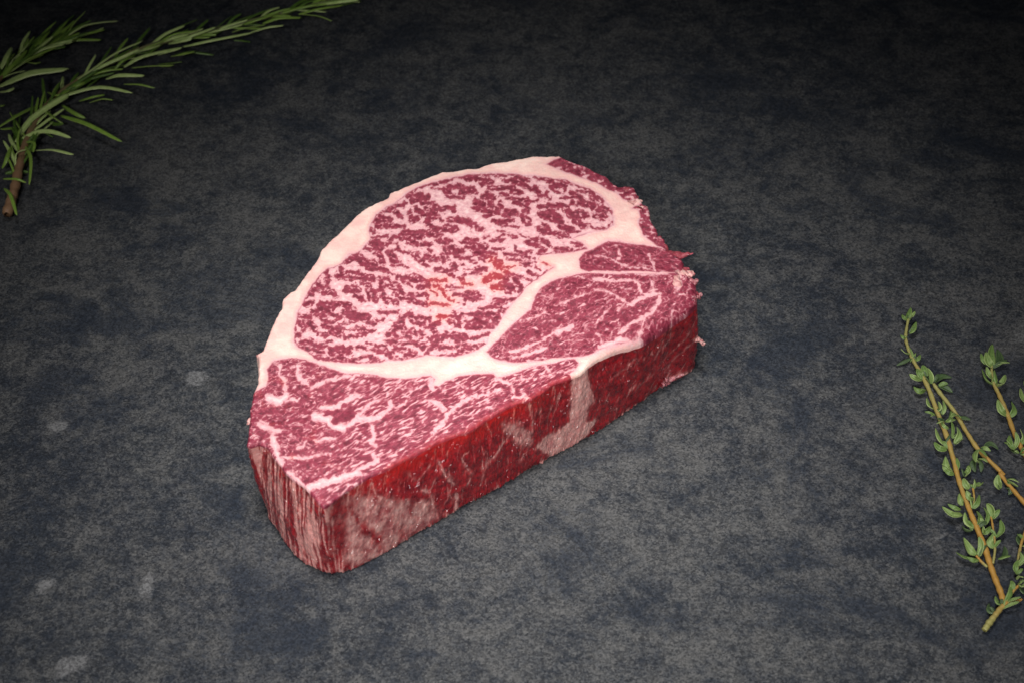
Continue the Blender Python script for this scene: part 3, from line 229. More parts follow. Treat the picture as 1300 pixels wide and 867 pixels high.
def rot(a):
    c, s = math.cos(math.radians(a)), math.sin(math.radians(a)); return GX * c + GY * s, -GX * s + GY * c
n_f = fbm(GX / 1.4, GY / 1.4, 21, 3)
# eye muscle: chunky branching flecks with paler bits of fat nested in the lean
eyeL = flecks * 1.1 + .60 * n_f + .34 * fbm(GX / .75, GY / .6, 22, 2) + .17
nest = fbm(GX / 1.7, GY / 1.25, 23, 2, .5)
eyeL = np.minimum(eyeL, .85 - .92 * sstep(.0, .55, nest))
eyeL = np.maximum(eyeL, np.where(SD['eye'] > 1.0, (fbm(GX / 1.9, GY / 1.2, 25, 4, .6) - .40) * 1.6, -9))
# cap muscle: small curled cells of lean in a thin net of fat
u, v = rot(30)
cw = .7 * fbm(GX / 4, GY / 4, 31, 2)
n1 = fbm(u / 7.5 + cw, v / 3.6 + cw, 33, 3); n2 = fbm(u / 3.2 - cw, v / 1.7 + cw, 35, 3, .6); n1b = fbm(u / 3.4 + 2 * cw, v / 2.1, 34, 2)
BL = np.minimum(np.minimum(np.abs(n1) * 5.0 - .14, np.abs(n1b) * 3.4 - .10), .52 + 1.3 * n2) + .08
# wedge muscle: dark lean with few threads
u2, v2 = rot(-12)
AL = np.minimum(np.abs(fbm(u2 / 6 + cw, v2 / 3.2, 37, 2)) * 5 - .02, .70 + 1.2 * fbm(u2 / 1.9, v2 / .75, 39, 3))
# long lower muscle: streaks along the front edge, turning to fine curls at the left
u3, v3 = rot(27)
wv = .7 * fbm(GX / 9, GY / 9, 41, 2)
st = fbm(u3 / 6.0, v3 / 1.25 + wv, 43, 3); st2 = fbm(u3 / 2.6, v3 / .75 + wv, 45, 3)
leftside = sstep(-36, -60, GX)
DL = st * .75 + st2 * .95 + .36
DL = np.minimum(DL, np.abs(fbm(u3 / 11, v3 / 2.3 + wv, 46, 3, .55)) * 4.2 - .10 + .25 * st2)
curl = np.minimum(np.abs(fbm(GX / 3.6 + cw, GY / 2.6, 47, 3)) * 3.8 - .16, .50 + 1.3 * fbm(u3 / 2.4, v3 / 1.3, 48, 3, .6))
DL = DL * (1 - .7 * leftside) + curl * .7 * leftside
RL = fbm(GX / 3.2, GY / 2.0, 49, 4, .6) * 1.5 + .40
vn = -veins * .9 + .62 * fbm(GX / 2.4, GY / 1.8, 58, 3, .6) + .30                     # signed distance away from a vein
lean = np.full(GX.shape, -2.0, np.float32)
def join(L, sd, soft=1.0): return np.minimum(L, sd * soft + .1)
lean = np.maximum(lean, join(eyeL, SD['eye']))
for L_, key in ((BL, 'B'), (AL, 'A'), (DL, 'D'), (RL, 'rimlean'), (RL, 'rimlean2')):
    lean = np.maximum(lean, join(np.minimum(L_ * (1.7 if key in 'BD' else 1.25), vn), SD[key]))
lean = np.maximum(lean, np.where(SD['D'] > 0, flecks + .25 * n_f, -9))
# thin blood line where muscle meets seam
for key in ('eye', 'B', 'D', 'A'):
    lean = np.maximum(lean, .16 - np.abs(SD[key] - .1) * 1.3 + .38 * fbm(GX / 6, GY / 6, 51, 2) - .12)
muscle_sd = np.maximum.reduce(list(SD.values()))
seam = sstep(.3, -2.6, muscle_sd + .5 * fbm(GX / 5, GY / 4, 57, 2))                    # 1 in the clean fat
redness = np.clip(.28 * sstep(-1.6, 1.0, redf) + .24 * sstep(-4.5, .6, redf) + .35 * sstep(.2, .7, fbm(GX / 7, GY / 5, 55, 3)) * sstep(-30, -60, GX) * sstep(-5, -25, GY), 0, 1)
# blood tints along the lower left and outer rims
region_keys = ['eye', 'B', 'A', 'D', 'rimlean', 'rimlean2']

def sample(F, xm, ym):
    fx = np.clip((xm - X0) / CELL, 0, len(gx) - 1.01); fy = np.clip((ym - Y0) / CELL, 0, len(gy) - 1.01)
    i = fx.astype(int); j = fy.astype(int); a = fx - i; b = fy - j
    return (F[i, j] * (1 - a) + F[i + 1, j] * a) * (1 - b) + (F[i, j + 1] * (1 - a) + F[i + 1, j + 1] * a) * b

# ------------------------------------------------------------------ steak body
NA = 7200
def radius_table(poly):
    Q = []
    Pp = np.array(poly, float) * 1e-4
    for a, b in zip(Pp, np.roll(Pp, -1, 0)):
        n = max(2, int(np.hypot(*(b - a)) / 5e-5)); Q.append(a + (b - a) * np.linspace(0, 1, n, endpoint=False)[:, None])
    Q = np.concatenate(Q); ang = np.degrees(np.arctan2(Q[:, 1], Q[:, 0])) % 360
    R = np.full(NA, -1.0); np.maximum.at(R, (ang * NA / 360).astype(int) % NA, np.hypot(Q[:, 0], Q[:, 1]))
    ok = np.where(R > 0)[0]
    return np.interp(np.arange(NA), np.r_[ok - NA, ok, ok + NA], np.tile(R[ok], 3))
def smooth(a, k):
    if k < 1: return a
    ker = np.hanning(2 * k + 3)[1:-1]; ker /= ker.sum()
    return np.convolve(np.r_[a[-k:], a, a[:k]], ker, 'valid')
def look(tab, deg): return np.interp((deg % 360) * NA / 360, np.arange(NA + 1), np.r_[tab, tab[0]])
DEG = np.arange(NA) * 360 / NA
RT0 = radius_table(TOP_OUTLINE)
sa = np.cumsum(RT0) * math.radians(360 / NA) * 1e3
ragged = np.exp(-((((DEG + 180) % 360 - 180) - 38) / 34.0) ** 2)
RT = smooth(RT0, 9) + 1e-3 * (.16 * fbm(sa / 1.8, sa * 0, 60, 3) + .30 * fbm(sa / 6, sa * 0, 62, 2) + ragged * (.55 * np.abs(fbm(sa / 2.2, sa * 0, 64, 3)) + .35 * fbm(sa / .9, sa * 0, 66, 2)))
fo = np.array(FOOT_OUTLINE) * 1e-4
fa = np.degrees(np.arctan2(fo[:, 1], fo[:, 0])) % 360; fa = np.where(fa < 90, fa + 360, fa)
RB = smooth(RT0, 60) * .985
DU = np.where(DEG < 90, DEG + 360, DEG)
mk = (DU >= FOOT_SPAN[0]) & (DU <= FOOT_SPAN[1]); od = np.argsort(fa)
RB[mk] = np.interp(DU[mk], fa[od], np.hypot(fo[:, 0], fo[:, 1])[od]); RB = smooth(RB, 18)
lo_a = FOOT_SPAN[0] + .5; hi_b = 172.0                                   # the undercut runs straight from the round back to the near corner
c0, c1 = [np.array([math.cos(math.radians(t)), math.sin(math.radians(t))]) * look(RB, t) for t in (hi_b, lo_a)]
bl = (DEG > hi_b) & (DEG < lo_a); dv = c1 - c0; ca, sa_ = np.cos(np.radians(DEG[bl])), np.sin(np.radians(DEG[bl]))
chord = (c0[0] * dv[1] - c0[1] * dv[0]) / (ca * dv[1] - sa_ * dv[0])
RB[bl] = np.minimum(chord + .006 * np.sin(np.pi * (DEG[bl] - hi_b) / (lo_a - hi_b)), look(RT0, DEG[bl]) * .985); RB = smooth(RB, 60)
# edge fillet: crisp cut edge on most sides, slumped round at the right hand end
FR = .0013 + .0050 * np.exp(-((((DEG + 180) % 360 - 180) - 3) / 16.0) ** 2) 
FR = smooth(FR, 50) + 1e-3 * np.clip(.55 * fbm(sa / 3.5, sa * 0 + 7, 68, 3), -.5, .9)

N = 620
gu = np.linspace(-1, 1, N + 1); U, V = np.meshgrid(gu, gu, indexing='ij')
DXs = U * np.sqrt(1 - V * V / 2); DYs = V * np.sqrt(1 - U * U / 2)
rho = np.hypot(DXs, DYs); ang = np.degrees(np.arctan2(DYs, DXs)) % 360
rad = look(RT, ang); px = rho * rad * np.cos(np.radians(ang)); py = rho * rad * np.sin(np.radians(ang))
xm = px * 1e3; ym = py * 1e3 * KY
f_lean = sample(lean, xm, ym); f_red = sample(redness, xm, ym); f_seam = sample(seam, xm, ym)
# real distance to the rim (approximately, from the angle between ray and rim)
dr = np.gradient(smooth(RT, 40), math.radians(360 / NA)); obl = 1 / np.sqrt(1 + (dr / RT) ** 2)
edge_d = (1 - rho) * rad * look(obl, ang)
fr = look(FR, ang)
dd = np.clip(edge_d, 0, fr); drop = fr - np.sqrt(np.maximum(fr ** 2 - (fr - dd) ** 2, 0))
pz = STEAK_H - drop
pz += 1e-3 * (.55 * fbm(xm / 26, ym / 20, 61, 2) + .16 * fbm(xm / 6, ym / 4, 63, 2))
pz += 1e-3 * (.07 * sstep(-.4, .4, -f_lean) + .05 * fbm(xm / .8, ym / .8, 65, 2))
# the knife slit and two small nicks in the fat
def nick(pts, w, depth):
    global pz
    p = [(a, b * KY) for a, b in pts]; d = np.full(xm.shape, 1e9)
    for a, b in zip(p, p[1:]): d = np.minimum(d, seg_dist(xm, ym, a[0], a[1], b[0], b[1]))
    pz = pz - depth * np.exp(-(d / w) ** 2)
    return np.exp(-(d / (w * 1.3)) ** 2)
# rim z is shared with the wall
idx = np.arange((N + 1) ** 2).reshape(N + 1, N + 1)
tq = np.stack([idx[:-1, :-1], idx[1:, :-1], idx[1:, 1:], idx[:-1, 1:]], -1).reshape(-1, 4)
loop = np.concatenate([idx[:-1, 0], idx[-1, :-1], idx[:0:-1, -1], idx[0, :0:-1]])     # counter-clockwise rim
la = ang.ravel()[loop]; nl = len(loop)
rim = np.stack([px.ravel()[loop], py.ravel()[loop], pz.ravel()[loop]], -1)

# wall: arc length s and height h
rm = .5 * (look(RT, la) + look(RB, la)); q = np.stack([rm * np.cos(np.radians(la)), rm * np.sin(np.radians(la))], -1)
sarc = np.r_[0, np.cumsum(np.hypot(*(np.roll(q, -1, 0) - q).T))[:-1]] * 1e3
NH = 110
tt = np.linspace(1, 0, NH + 1)[1:]                                     # below the rim, down to the foot
A_ = np.repeat(la[:, None], NH, 1); T_ = np.repeat(tt[None, :], nl, 0); S_ = np.repeat(sarc[:, None], NH, 1)
rt, rb = look(RT, la)[:, None], look(RB, la)[:, None]
belly = np.sin(np.pi * np.clip(T_, 0, 1))
Rw = rb + (rt - rb) * T_ ** 1.15 + .0009 * belly
Hh = T_ * STEAK_H * 1e3                                                # mm
frontness = np.clip(np.where((A_ > 196) | (A_ < 24), 1, 0), 0, 1)
rough_n = fbm(S_ / 7, Hh / 9, 71, 3) * .55 + fbm(S_ / 1.6, Hh / 5.5, 73, 3) * .30 + fbm(S_ / .9, Hh / 1.6, 75, 3) * .20
fade = sstep(0, .05, 1 - T_)
Rw = Rw + 1e-3 * rough_n * fade
# frayed foot
Rw = Rw + 1e-3 * np.maximum(0, fbm(S_ / 1.5, Hh * 0 + 3, 77, 3)) * 1.5 * np.exp(-Hh / 1.4)
Rw = Rw - 8e-4 * np.exp(-Hh / .6)                                       # undercut at the very foot
zw = T_ * rim[:, 2][:, None] + 1e-4
wx = Rw * np.cos(np.radians(A_)); wy = Rw * np.sin(np.radians(A_))

# wall colour fields, measured along (angle, height)
def sh(p): 
    a = p[0] * .01
    return (np.interp(a, ua, us), p[1] * .1)
# unwrap angle->arc over the cut faces (190..380 degrees)
aw = np.where(la < 100, la + 360, la); o2 = np.argsort(aw); ua = aw[o2]
s_of = np.where((np.arange(nl) > nl // 2) & (la > 180), sarc - sarc[-1] - .2, sarc)
us = s_of[o2]
SW = np.repeat(s_of[:, None], NH, 1)
SX = SW + .8 * fbm(SW / 4, Hh / 5, 81, 3); HX = Hh + 1.2 * fbm(SW / 4, Hh / 5, 83, 3)
ins = np.full(SW.shape, -9.0)
w_fat = np.full(SW.shape, -9.0); w_mem = np.full(SW.shape, -9.0); w_lean = np.full(SW.shape, -9.0)
for kd, pl in SIDE_PATCHES:
    sd = poly_sdf(SX, HX, [sh(p) for p in pl])
    if kd == 'fat': w_fat = np.maximum(w_fat, sd)
    else: w_mem = np.maximum(w_mem, sd)
for w, kd, pl in SIDE_VEINS:
    pts = [sh(p) for p in pl]; d = np.full(SW.shape, 1e9)
    for a, b in zip(pts, pts[1:]): d = np.minimum(d, seg_dist(SX, HX, a[0], a[1], b[0], b[1]))
    if kd == 0: w_fat = np.maximum(w_fat, np.maximum(w * .01, .5) / 2 - d - .25)
    else: w_lean = np.maximum(w_lean, w * .005 - d)
# the rest of the wall carries the cut pattern of the face above straight down through the thickness
ix = rim[:, 0] * .985 * 1e3; iy = rim[:, 1] * .985 * 1e3 * KY
base_rim = sample(lean, ix, iy)[:, None]; base_seam = sample(seam, ix, iy)[:, None]
au = np.where(A_ < 100, A_ + 360, A_)
cut = sstep(196, 204, au) * sstep(382, 372, au)                         # 1 on the two cut faces in view
corner = sstep(251, 241, au)                                            # the striped short face at the left
lean_s = SW + .06 * Hh
stripe = fbm(lean_s / 2.1 + .25 * fbm(SW / 5, Hh / 12, 85, 2), Hh / 34, 87, 4, .62) * 1.5 + .12 + .45 * fbm(SW / 1.1, Hh / 7, 88, 3)
fib_s = SW + .55 * (37 - Hh) * sstep(85, 150, SW)                       # fibres lean over towards the right hand end
longf = .55 + .65 * fbm(fib_s / 2.6, Hh / 14, 89, 4, .6) + .35 * fbm(fib_s / .9, Hh / 6, 90, 2)
thread = np.abs(fbm(fib_s / 5.5, Hh / 30, 91, 2)) * 5 + .05 + 1.1 * np.clip(fbm(SW / 9, Hh / 9, 92, 2) + .25, 0, 1)
longf = np.minimum(longf, thread)
wl = corner * stripe + (1 - corner) * longf
wl = np.minimum(wl, -w_fat * .55 + .55 * fbm(fib_s / 1.6, Hh / 4, 93, 3) + .18)
wl = np.maximum(wl, np.minimum(w_lean * .35 + .75 * fbm(SW / 1.8, Hh / 5, 94, 3) - .1, 1))
backl = base_rim + .5 * fbm(SW / 2, Hh / 14, 95, 3) - .15
wl = cut * wl + (1 - cut) * backl
mem = cut * np.clip(sstep(-2.5, 2.5, w_mem + 2.2 * fbm(SW / 2.2, Hh / 5, 97, 4, .6)) * (.80 + .35 * fbm(SW / 2.5, Hh / 5, 98, 2)) * sstep(2.2, -1.2, w_lean + 1.4 * fbm(SW / 2, Hh / 5, 106, 3)), 0, 1)
mem = np.maximum(mem, cut * corner * .22 * sstep(0, .5, fbm(SW / 3, Hh / 9, 99, 2)))
mem = np.maximum(mem, cut * (.62 + .5 * fbm(SW / 2, Hh / 3, 96, 3)) * sstep(-1.5, 1.9, w_fat + 1.7 * fbm(fib_s / 1.6, Hh / 5, 100, 4, .6)))
mem = np.clip(mem * (1.0 + .75 * fbm(fib_s / 1.5, Hh / 3.2, 104, 4, .65)), 0, 1)
wred = cut * (1 - corner) * sstep(.70, 1.0, T_ + .09 * fbm(SW / 6, Hh / 4, 101, 3)) * .8 * sstep(150, 105, SW)
wseam = (1 - cut) * base_seam
lowpink = cut * np.exp(-Hh / 1.3) * sstep(-.1, .4, fbm(SW / 2.2, Hh * 0, 103, 2))
wl = wl - 1.2 * lowpink

# assemble whole-body arrays, then cut them into parts
nt = (N + 1) ** 2
VX = np.concatenate([np.stack([px.ravel(), py.ravel(), pz.ravel()], -1), np.stack([wx.ravel(), wy.ravel(), zw.ravel()], -1)])
wid = nt + np.arange(nl * NH).reshape(nl, NH)
col0 = loop[:, None]; ring = np.concatenate([col0, wid], 1); nxt = np.roll(ring, -1, 0)
wq = np.stack([ring[:, :-1], ring[:, 1:], nxt[:, 1:], nxt[:, :-1]], -1).reshape(-1, 4)
# top face near the cut edges takes the wall's red rim
fe = np.exp(-np.maximum(edge_d - .0004, 0) / .0012) * sstep(246, 252, ang) * sstep(338, 322, ang) * np.clip(.75 + .6 * fbm(xm / 3, ym / 2, 108, 3), 0, 1)
topred = np.clip(f_red + .6 * fe, 0, 1); f_lean = f_lean + .6 * fe
leanv = np.r_[np.clip(f_lean, -2, 2).ravel(), np.clip(wl, -2, 2).ravel()]
redv = np.r_[topred.ravel(), wred.ravel()]
seamv = np.r_[f_seam.ravel(), wseam.ravel()]
memv = np.r_[np.zeros(nt), mem.ravel()]
cutv = np.r_[np.zeros(nt), cut.ravel()]
allq = np.concatenate([tq, wq])
e1 = VX[allq[:, 2]] - VX[allq[:, 0]]; e2 = VX[allq[:, 3]] - VX[allq[:, 1]]; fn = np.cross(e1, e2)
VN = np.zeros_like(VX)
for k in range(4): 
    for c_ in range(3): VN[:, c_] += np.bincount(allq[:, k], fn[:, c_], len(VX))
VN /= np.maximum(np.linalg.norm(VN, axis=1, keepdims=True), 1e-12)

def meat_material():
    k = NT('marbled_meat'); v = k.coord()
    ln, rd, sm, mb, ct = (k.attr(a) for a in ('lean', 'red', 'seam', 'membrane', 'side'))
    n1 = k.noise(900, 3, .6, v); n2 = k.noise(2600, 2, .6, v); n3 = k.noise(120, 4, .6, v); n4 = k.noise(380, 3, .6, v)
    lf = k.math('ADD', ln, k.math('MULTIPLY', k.math('SUBTRACT', n1, .5), .45))
    lf = k.math('ADD', lf, k.math('MULTIPLY', k.math('SUBTRACT', n2, .5), .3))
    fac = k.ramp(lf, -.30, .36)
    core = k.ramp(lf, .0, .9)
    # fat: clean cream in cap and seams, pink where it marbles the lean
    fat = k.mix(k.ramp(sm, 0, .45), k.mix(n4, rgb(206, 148, 154), rgb(220, 170, 172)), rgb(226, 174, 168))
    fat = k.mix(k.ramp(sm, .3, 1), fat, k.mix(k.ramp(n3, .35, .65), rgb(226, 180, 172), rgb(235, 202, 190)))
    open_fat = k.ramp(k.math('MULTIPLY', lf, -1.0), .35, 1.3)
    fat = k.mix(k.math('MULTIPLY', open_fat, k.math('SUBTRACT', 1.0, k.ramp(sm, 0, .5))), fat, k.mix(n4, rgb(224, 184, 184), rgb(232, 198, 195)))
    lean = k.mix(core, rgb(154, 62, 80), k.mix(k.ramp(n4, .3, .7), rgb(98, 24, 42), rgb(138, 46, 66)))
    sl = k.mix(k.ramp(n4, .3, .7), rgb(98, 11, 22), rgb(158, 28, 36))
    lean = k.mix(ct, lean, sl)
    fat = k.mix(ct, fat, k.mix(sm, k.mix(n4, rgb(200, 130, 126), rgb(220, 160, 152)), rgb(236, 202, 190)))
    col = k.mix(fac, fat, lean)
    redc = k.mix(fac, rgb(236, 160, 140), k.mix(ct, rgb(184, 60, 60), rgb(176, 28, 26)))
    col = k.mix(rd, col, redc)
    col = k.mix(k.math('MULTIPLY', mb, .75), col, k.mix(k.ramp(k.math('ADD', k.math('MULTIPLY', n3, .5), k.math('MULTIPLY', n4, .5)), .36, .62), rgb(160, 86, 88), rgb(216, 172, 164)))
    k.link(col, k.b.inputs['Base Color'])
    k.put(k.b.inputs['Roughness'], k.math('ADD', k.math('MULTIPLY', n4, .22), k.math('SUBTRACT', .42, k.math('MULTIPLY', ct, .22))))
    k.b.inputs['Specular IOR Level'].default_value = .42
    k.put(k.b.inputs['Coat Weight'], k.math('ADD', .20, k.math('MULTIPLY', ct, .7))); k.b.inputs['Coat Roughness'].default_value = .07
    k.b.inputs['Subsurface Weight'].default_value = .16; k.b.inputs['Subsurface Radius'].default_value = (1.0, .38, .28); k.b.inputs['Subsurface Scale'].default_value = .0009
    h = k.math('ADD', k.math('MULTIPLY', n1, .7), k.math('ADD', k.math('MULTIPLY', n2, .4), k.math('MULTIPLY', n4, 1.2)))
    nb = k.bump(h, .5, .0005); k.link(nb, k.b.inputs['Normal'])
    wet = k.math('ADD', k.math('MULTIPLY', k.noise(620, 1.5, .5, v), 1.2), k.math('MULTIPLY', k.noise(230, 2, .5, v), 2.2))
    k.link(k.bump(wet, 1.0, .0016), k.b.inputs['Coat Normal'])
    return k.m
MEAT = meat_material()
steak = empty('steak', (CENTER[0], CENTER[1], 0))
tag(steak, 'thick raw marbled beef steak with white fat rim lying on dark stone', 'steak')

fc_top = (px.ravel()[tq].mean(1) * 1e3, py.ravel()[tq].mean(1) * 1e3 * KY)
sdv = np.stack([sample(SD[kk], *fc_top) for kk in region_keys], -1)
best = sdv.argmax(1); inside = sdv.max(1) > 0
angf = (np.degrees(np.arctan2(fc_top[1] / KY, fc_top[0])) % 360)
# clean fat: the outer rim band against the seams between muscles
is_rim = (~inside) & (sample(poly_sdf(GX, GY, [(x * .1, y * .1 * KY) for x, y in RIM_ZONE]), *fc_top) > 0)
wang = np.repeat(la, NH).reshape(nl, NH); wang = np.where(wang < 100, wang + 360, wang).reshape(-1)
parts = [('eye_muscle', 'large round muscle heavily flecked with white fat', tq[inside & (best == 0)]),
         ('cap_muscle', 'muscle of fine curled lean in a net of fat', tq[inside & (best == 1)]),
         ('wedge_muscle', 'small dark red muscle with few threads of fat', tq[inside & (best == 2)]),
         ('flank_muscle', 'long streaked muscle along the front cut edge', tq[inside & (best == 3)]),
         ('rim_muscle', 'thin dark red strip of lean outside the fat rim', tq[inside & (best >= 4)]),
         ('fat_rim', 'smooth cream fat along the curved edge', None),
         ('fat_seam', 'clean pale fat seam between the muscles', tq[(~inside) & (~is_rim)]),
         ('cut_face', 'long dark red cut face with grey membrane', wq[(wang > 246) & (wang <= 376)]),
         ('cut_face', 'short striped red and pink cut face', wq[(wang > 199) & (wang <= 246)]),
         ]
back_w = wq[~((wang > 199) & (wang <= 376))]
attrs_all = dict(lean=leanv, red=redv, seam=seamv, membrane=memv, side=cutv)
def cut_part(name, label, faces):
    if faces is None or len(faces) == 0: return
    used, inv = np.unique(faces, return_inverse=True)
    o = mesh_obj(name, VX[used], inv.reshape(faces.shape), MEAT, steak, VN[used], {kk: vv[used] for kk, vv in attrs_all.items()})
    o['label'] = label
for nm, lb, fc in parts:
    if nm == 'fat_rim': fc = np.concatenate([tq[is_rim], back_w])
    cut_part(nm, lb, fc)
# underside
ft = wid[:, -1]; cpt = len(ft)
vb = np.concatenate([VX[ft], [[0, 0, 1e-4]]]); fb = np.stack([np.roll(np.arange(cpt), -1), np.arange(cpt), np.full(cpt, cpt)], -1)
mesh_obj('underside', vb, fb, MEAT, steak, attrs=dict(lean=np.full(cpt + 1, .5), red=np.zeros(cpt + 1), seam=np.zeros(cpt + 1), membrane=np.zeros(cpt + 1), side=np.ones(cpt + 1)))

# ------------------------------------------------------------------ loose shreds on the ragged end
def spline(P, n):
    P = np.array(P, float); m = len(P); t = np.linspace(0, m - 1, n); i = np.clip(t.astype(int), 0, m - 2); f = (t - i)[:, None]
    p1 = P[i]; p2 = P[i + 1]; p0 = P[np.maximum(i - 1, 0)]; p3 = P[np.minimum(i + 2, m - 1)]
    return .5 * ((2 * p1) + (p2 - p0) * f + (2 * p0 - 5 * p1 + 4 * p2 - p3) * f ** 2 + (3 * p1 - p0 - 3 * p2 + p3) * f ** 3)
def tube(P, R, ns, flat=1.0, lump=0.0, seed=0, cap=True):
    n = len(P); tg = np.gradient(P, axis=0); tg /= np.maximum(np.linalg.norm(tg, axis=1, keepdims=True), 1e-9)
    side = np.cross(tg, [0, 0, 1.0]); side /= np.maximum(np.linalg.norm(side, axis=1, keepdims=True), 1e-9); upv = np.cross(side, tg)
    a = np.linspace(0, 2 * np.pi, ns, endpoint=False)
    rr = np.repeat(R[:, None], ns, 1)
    if lump:
        aa, tt_ = np.meshgrid(a, np.arange(n)); rr = rr * (1 + lump * fbm(np.cos(aa) * .8 + tt_ * .2, np.sin(aa) * .8 + tt_ * .1, seed, 3))
    V = P[:, None] + side[:, None] * (np.cos(a) * 1.0)[None, :, None] * rr[..., None] + upv[:, None] * (np.sin(a) * flat)[None, :, None] * rr[..., None]
    I = np.arange(n * ns).reshape(n, ns); J = np.roll(I, -1, 1)
    F = np.stack([I[:-1], J[:-1], J[1:], I[1:]], -1).reshape(-1, 4)
    return V.reshape(-1, 3), F
for si, (kd, rows) in enumerate(SHREDS):
    P = spline([(r[1] * 1e-4, r[2] * 1e-4, r[3] * 1e-4) for r in rows], 22); R = np.interp(np.linspace(0, len(rows) - 1, 22), range(len(rows)), [r[0] * 1e-5 for r in rows])
    if kd != 'red': P = P[0] + (P - P[0]) * .78; P[:, 2] -= .0012 * np.linspace(0, 1, 22) ** 2 * (P[0, 2] > .01)
    R = R * np.interp(np.linspace(0, 1, 22), [0, .35, .75, .93, 1], [1.5, 1.0, .72, .5, .05] if kd == 'red' else [1.6, 1.2, 1.0, .75, .12])
    P[:, 0] += .0006 * fbm(np.arange(22) / 4.0, np.full(22, si * 3.1), 190, 2) * np.linspace(0, 1, 22); P[:, 2] += .0007 * fbm(np.arange(22) / 4.0, np.full(22, si * 5.7), 191, 2) * np.linspace(0, 1, 22)
    V_, F_ = tube(P, R, 14, .48 if kd == 'red' else .72, .85, 200 + si)
    nv = len(V_); z = np.zeros(nv); nz = fbm(V_[:, 0] * 900, V_[:, 1] * 900 + V_[:, 2] * 700, 210 + si, 2)
    lv = {'red': .7, 'pink': .15, 'pale': -.05}[kd] + .6 * nz
    sh_o = mesh_obj('meat_shred', V_, F_, MEAT, steak, attrs=dict(lean=lv, red=z + (.15 if kd == 'red' else .0), seam=z + (.5 if kd == 'pale' else 0), membrane=z + (.35 if kd != 'red' else .1), side=z))

# ------------------------------------------------------------------ herbs
def leaf_material(name, tones, rough, seedscale):
    """upper colour, margin/rib colour per tone, mixed by the mesh attribute 'margin'"""
    out = []
    for i, (a, b, c) in enumerate(tones):
        k = NT(name + ('_dark', '_green', '_pale')[i]); v = k.coord()
        n = k.noise(seedscale, 3, .6, v); mg = k.attr('margin')
        col = k.mix(k.ramp(n, .3, .7), rgb(*a), rgb(*b)); col = k.mix(mg, col, rgb(*c))
        k.link(col, k.b.inputs['Base Color']); k.b.inputs['Roughness'].default_value = rough
        k.b.inputs['Specular IOR Level'].default_value = .45
        k.link(k.bump(k.noise(seedscale * 4, 3, .6, v), .3, .0003), k.b.inputs['Normal'])
        out.append(k.m)
    return out
def stem_material(name, a, b):
    k = NT(name); v = k.coord((1, 1, 1)); n = k.noise(160, 4, .65, v); n2 = k.noise(900, 3, .6, v)
    age = k.attr('age')
    col = k.mix(k.ramp(k.math('ADD', age, k.math('MULTIPLY', k.math('SUBTRACT', n, .5), .7)), .1, .8), rgb(*a), rgb(*b))
    col = k.mix(k.math('MULTIPLY', n2, .36), col, rgb(78, 60, 36))
    k.link(col, k.b.inputs['Base Color']); k.b.inputs['Roughness'].default_value = .55
    k.link(k.bump(n2, .5, .0004), k.b.inputs['Normal'])
    return k.m
def leaf_mesh(P4, width, prof, ns, ny, cup, roll, thick, marginpow, twist=0):
    """blade along a spline; prof(t) half-width profile; cross-section curls by cup; closed with an underside"""
    P = spline(P4, ns) if len(P4) > 2 else np.linspace(P4[0], P4[1], ns)
    tg = np.gradient(P, axis=0); tg /= np.maximum(np.linalg.norm(tg, axis=1, keepdims=True), 1e-9)
    side = np.cross(tg, [0, 0, 1.0]); side /= np.maximum(np.linalg.norm(side, axis=1, keepdims=True), 1e-9); upv = np.cross(side, tg)
    t = np.linspace(0, 1, ns); hw = width * .5 * prof(t)
    x = np.linspace(-1, 1, ny)
    an = roll + twist * t; cs, sn = np.cos(an), np.sin(an)
    S2 = side * cs[:, None] + upv * sn[:, None]; U2 = upv * cs[:, None] - side * sn[:, None]
    top = P[:, None] + S2[:, None] * (x[None, :, None] * hw[:, None, None]) + U2[:, None] * ((-cup * (x ** 2))[None, :, None] * hw[:, None, None]) 
    top = top - U2[:, None] * (np.exp(-(x / .16) ** 2) * .10)[None, :, None] * hw[:, None, None]       # mid-rib groove
    bot = top - U2[:, None] * (thick * (1 - .6 * x ** 2))[None, :, None] * np.minimum(1, hw / (width * .2))[:, None, None]
    n = ns * ny
    V = np.concatenate([top.reshape(-1, 3), bot.reshape(-1, 3)])
    I = np.arange(n).reshape(ns, ny); f1 = np.stack([I[:-1, :-1], I[:-1, 1:], I[1:, 1:], I[1:, :-1]], -1).reshape(-1, 4)
    f2 = (f1 + n)[:, ::-1]
    B = np.r_[I[0, :-1], I[:-1, -1], I[-1, :0:-1], I[:0:-1, 0]]; Bn = np.roll(B, -1)
    f3 = np.stack([B, B + n, Bn + n, Bn], -1)
    mg = np.abs(x) ** marginpow; mg = np.maximum(mg, .55 * np.exp(-(x / .12) ** 2))
    mg = np.repeat(mg[None], ns, 0).ravel()
    return V, np.concatenate([f1, f2, f3]), np.r_[mg, np.full(n, .9)]
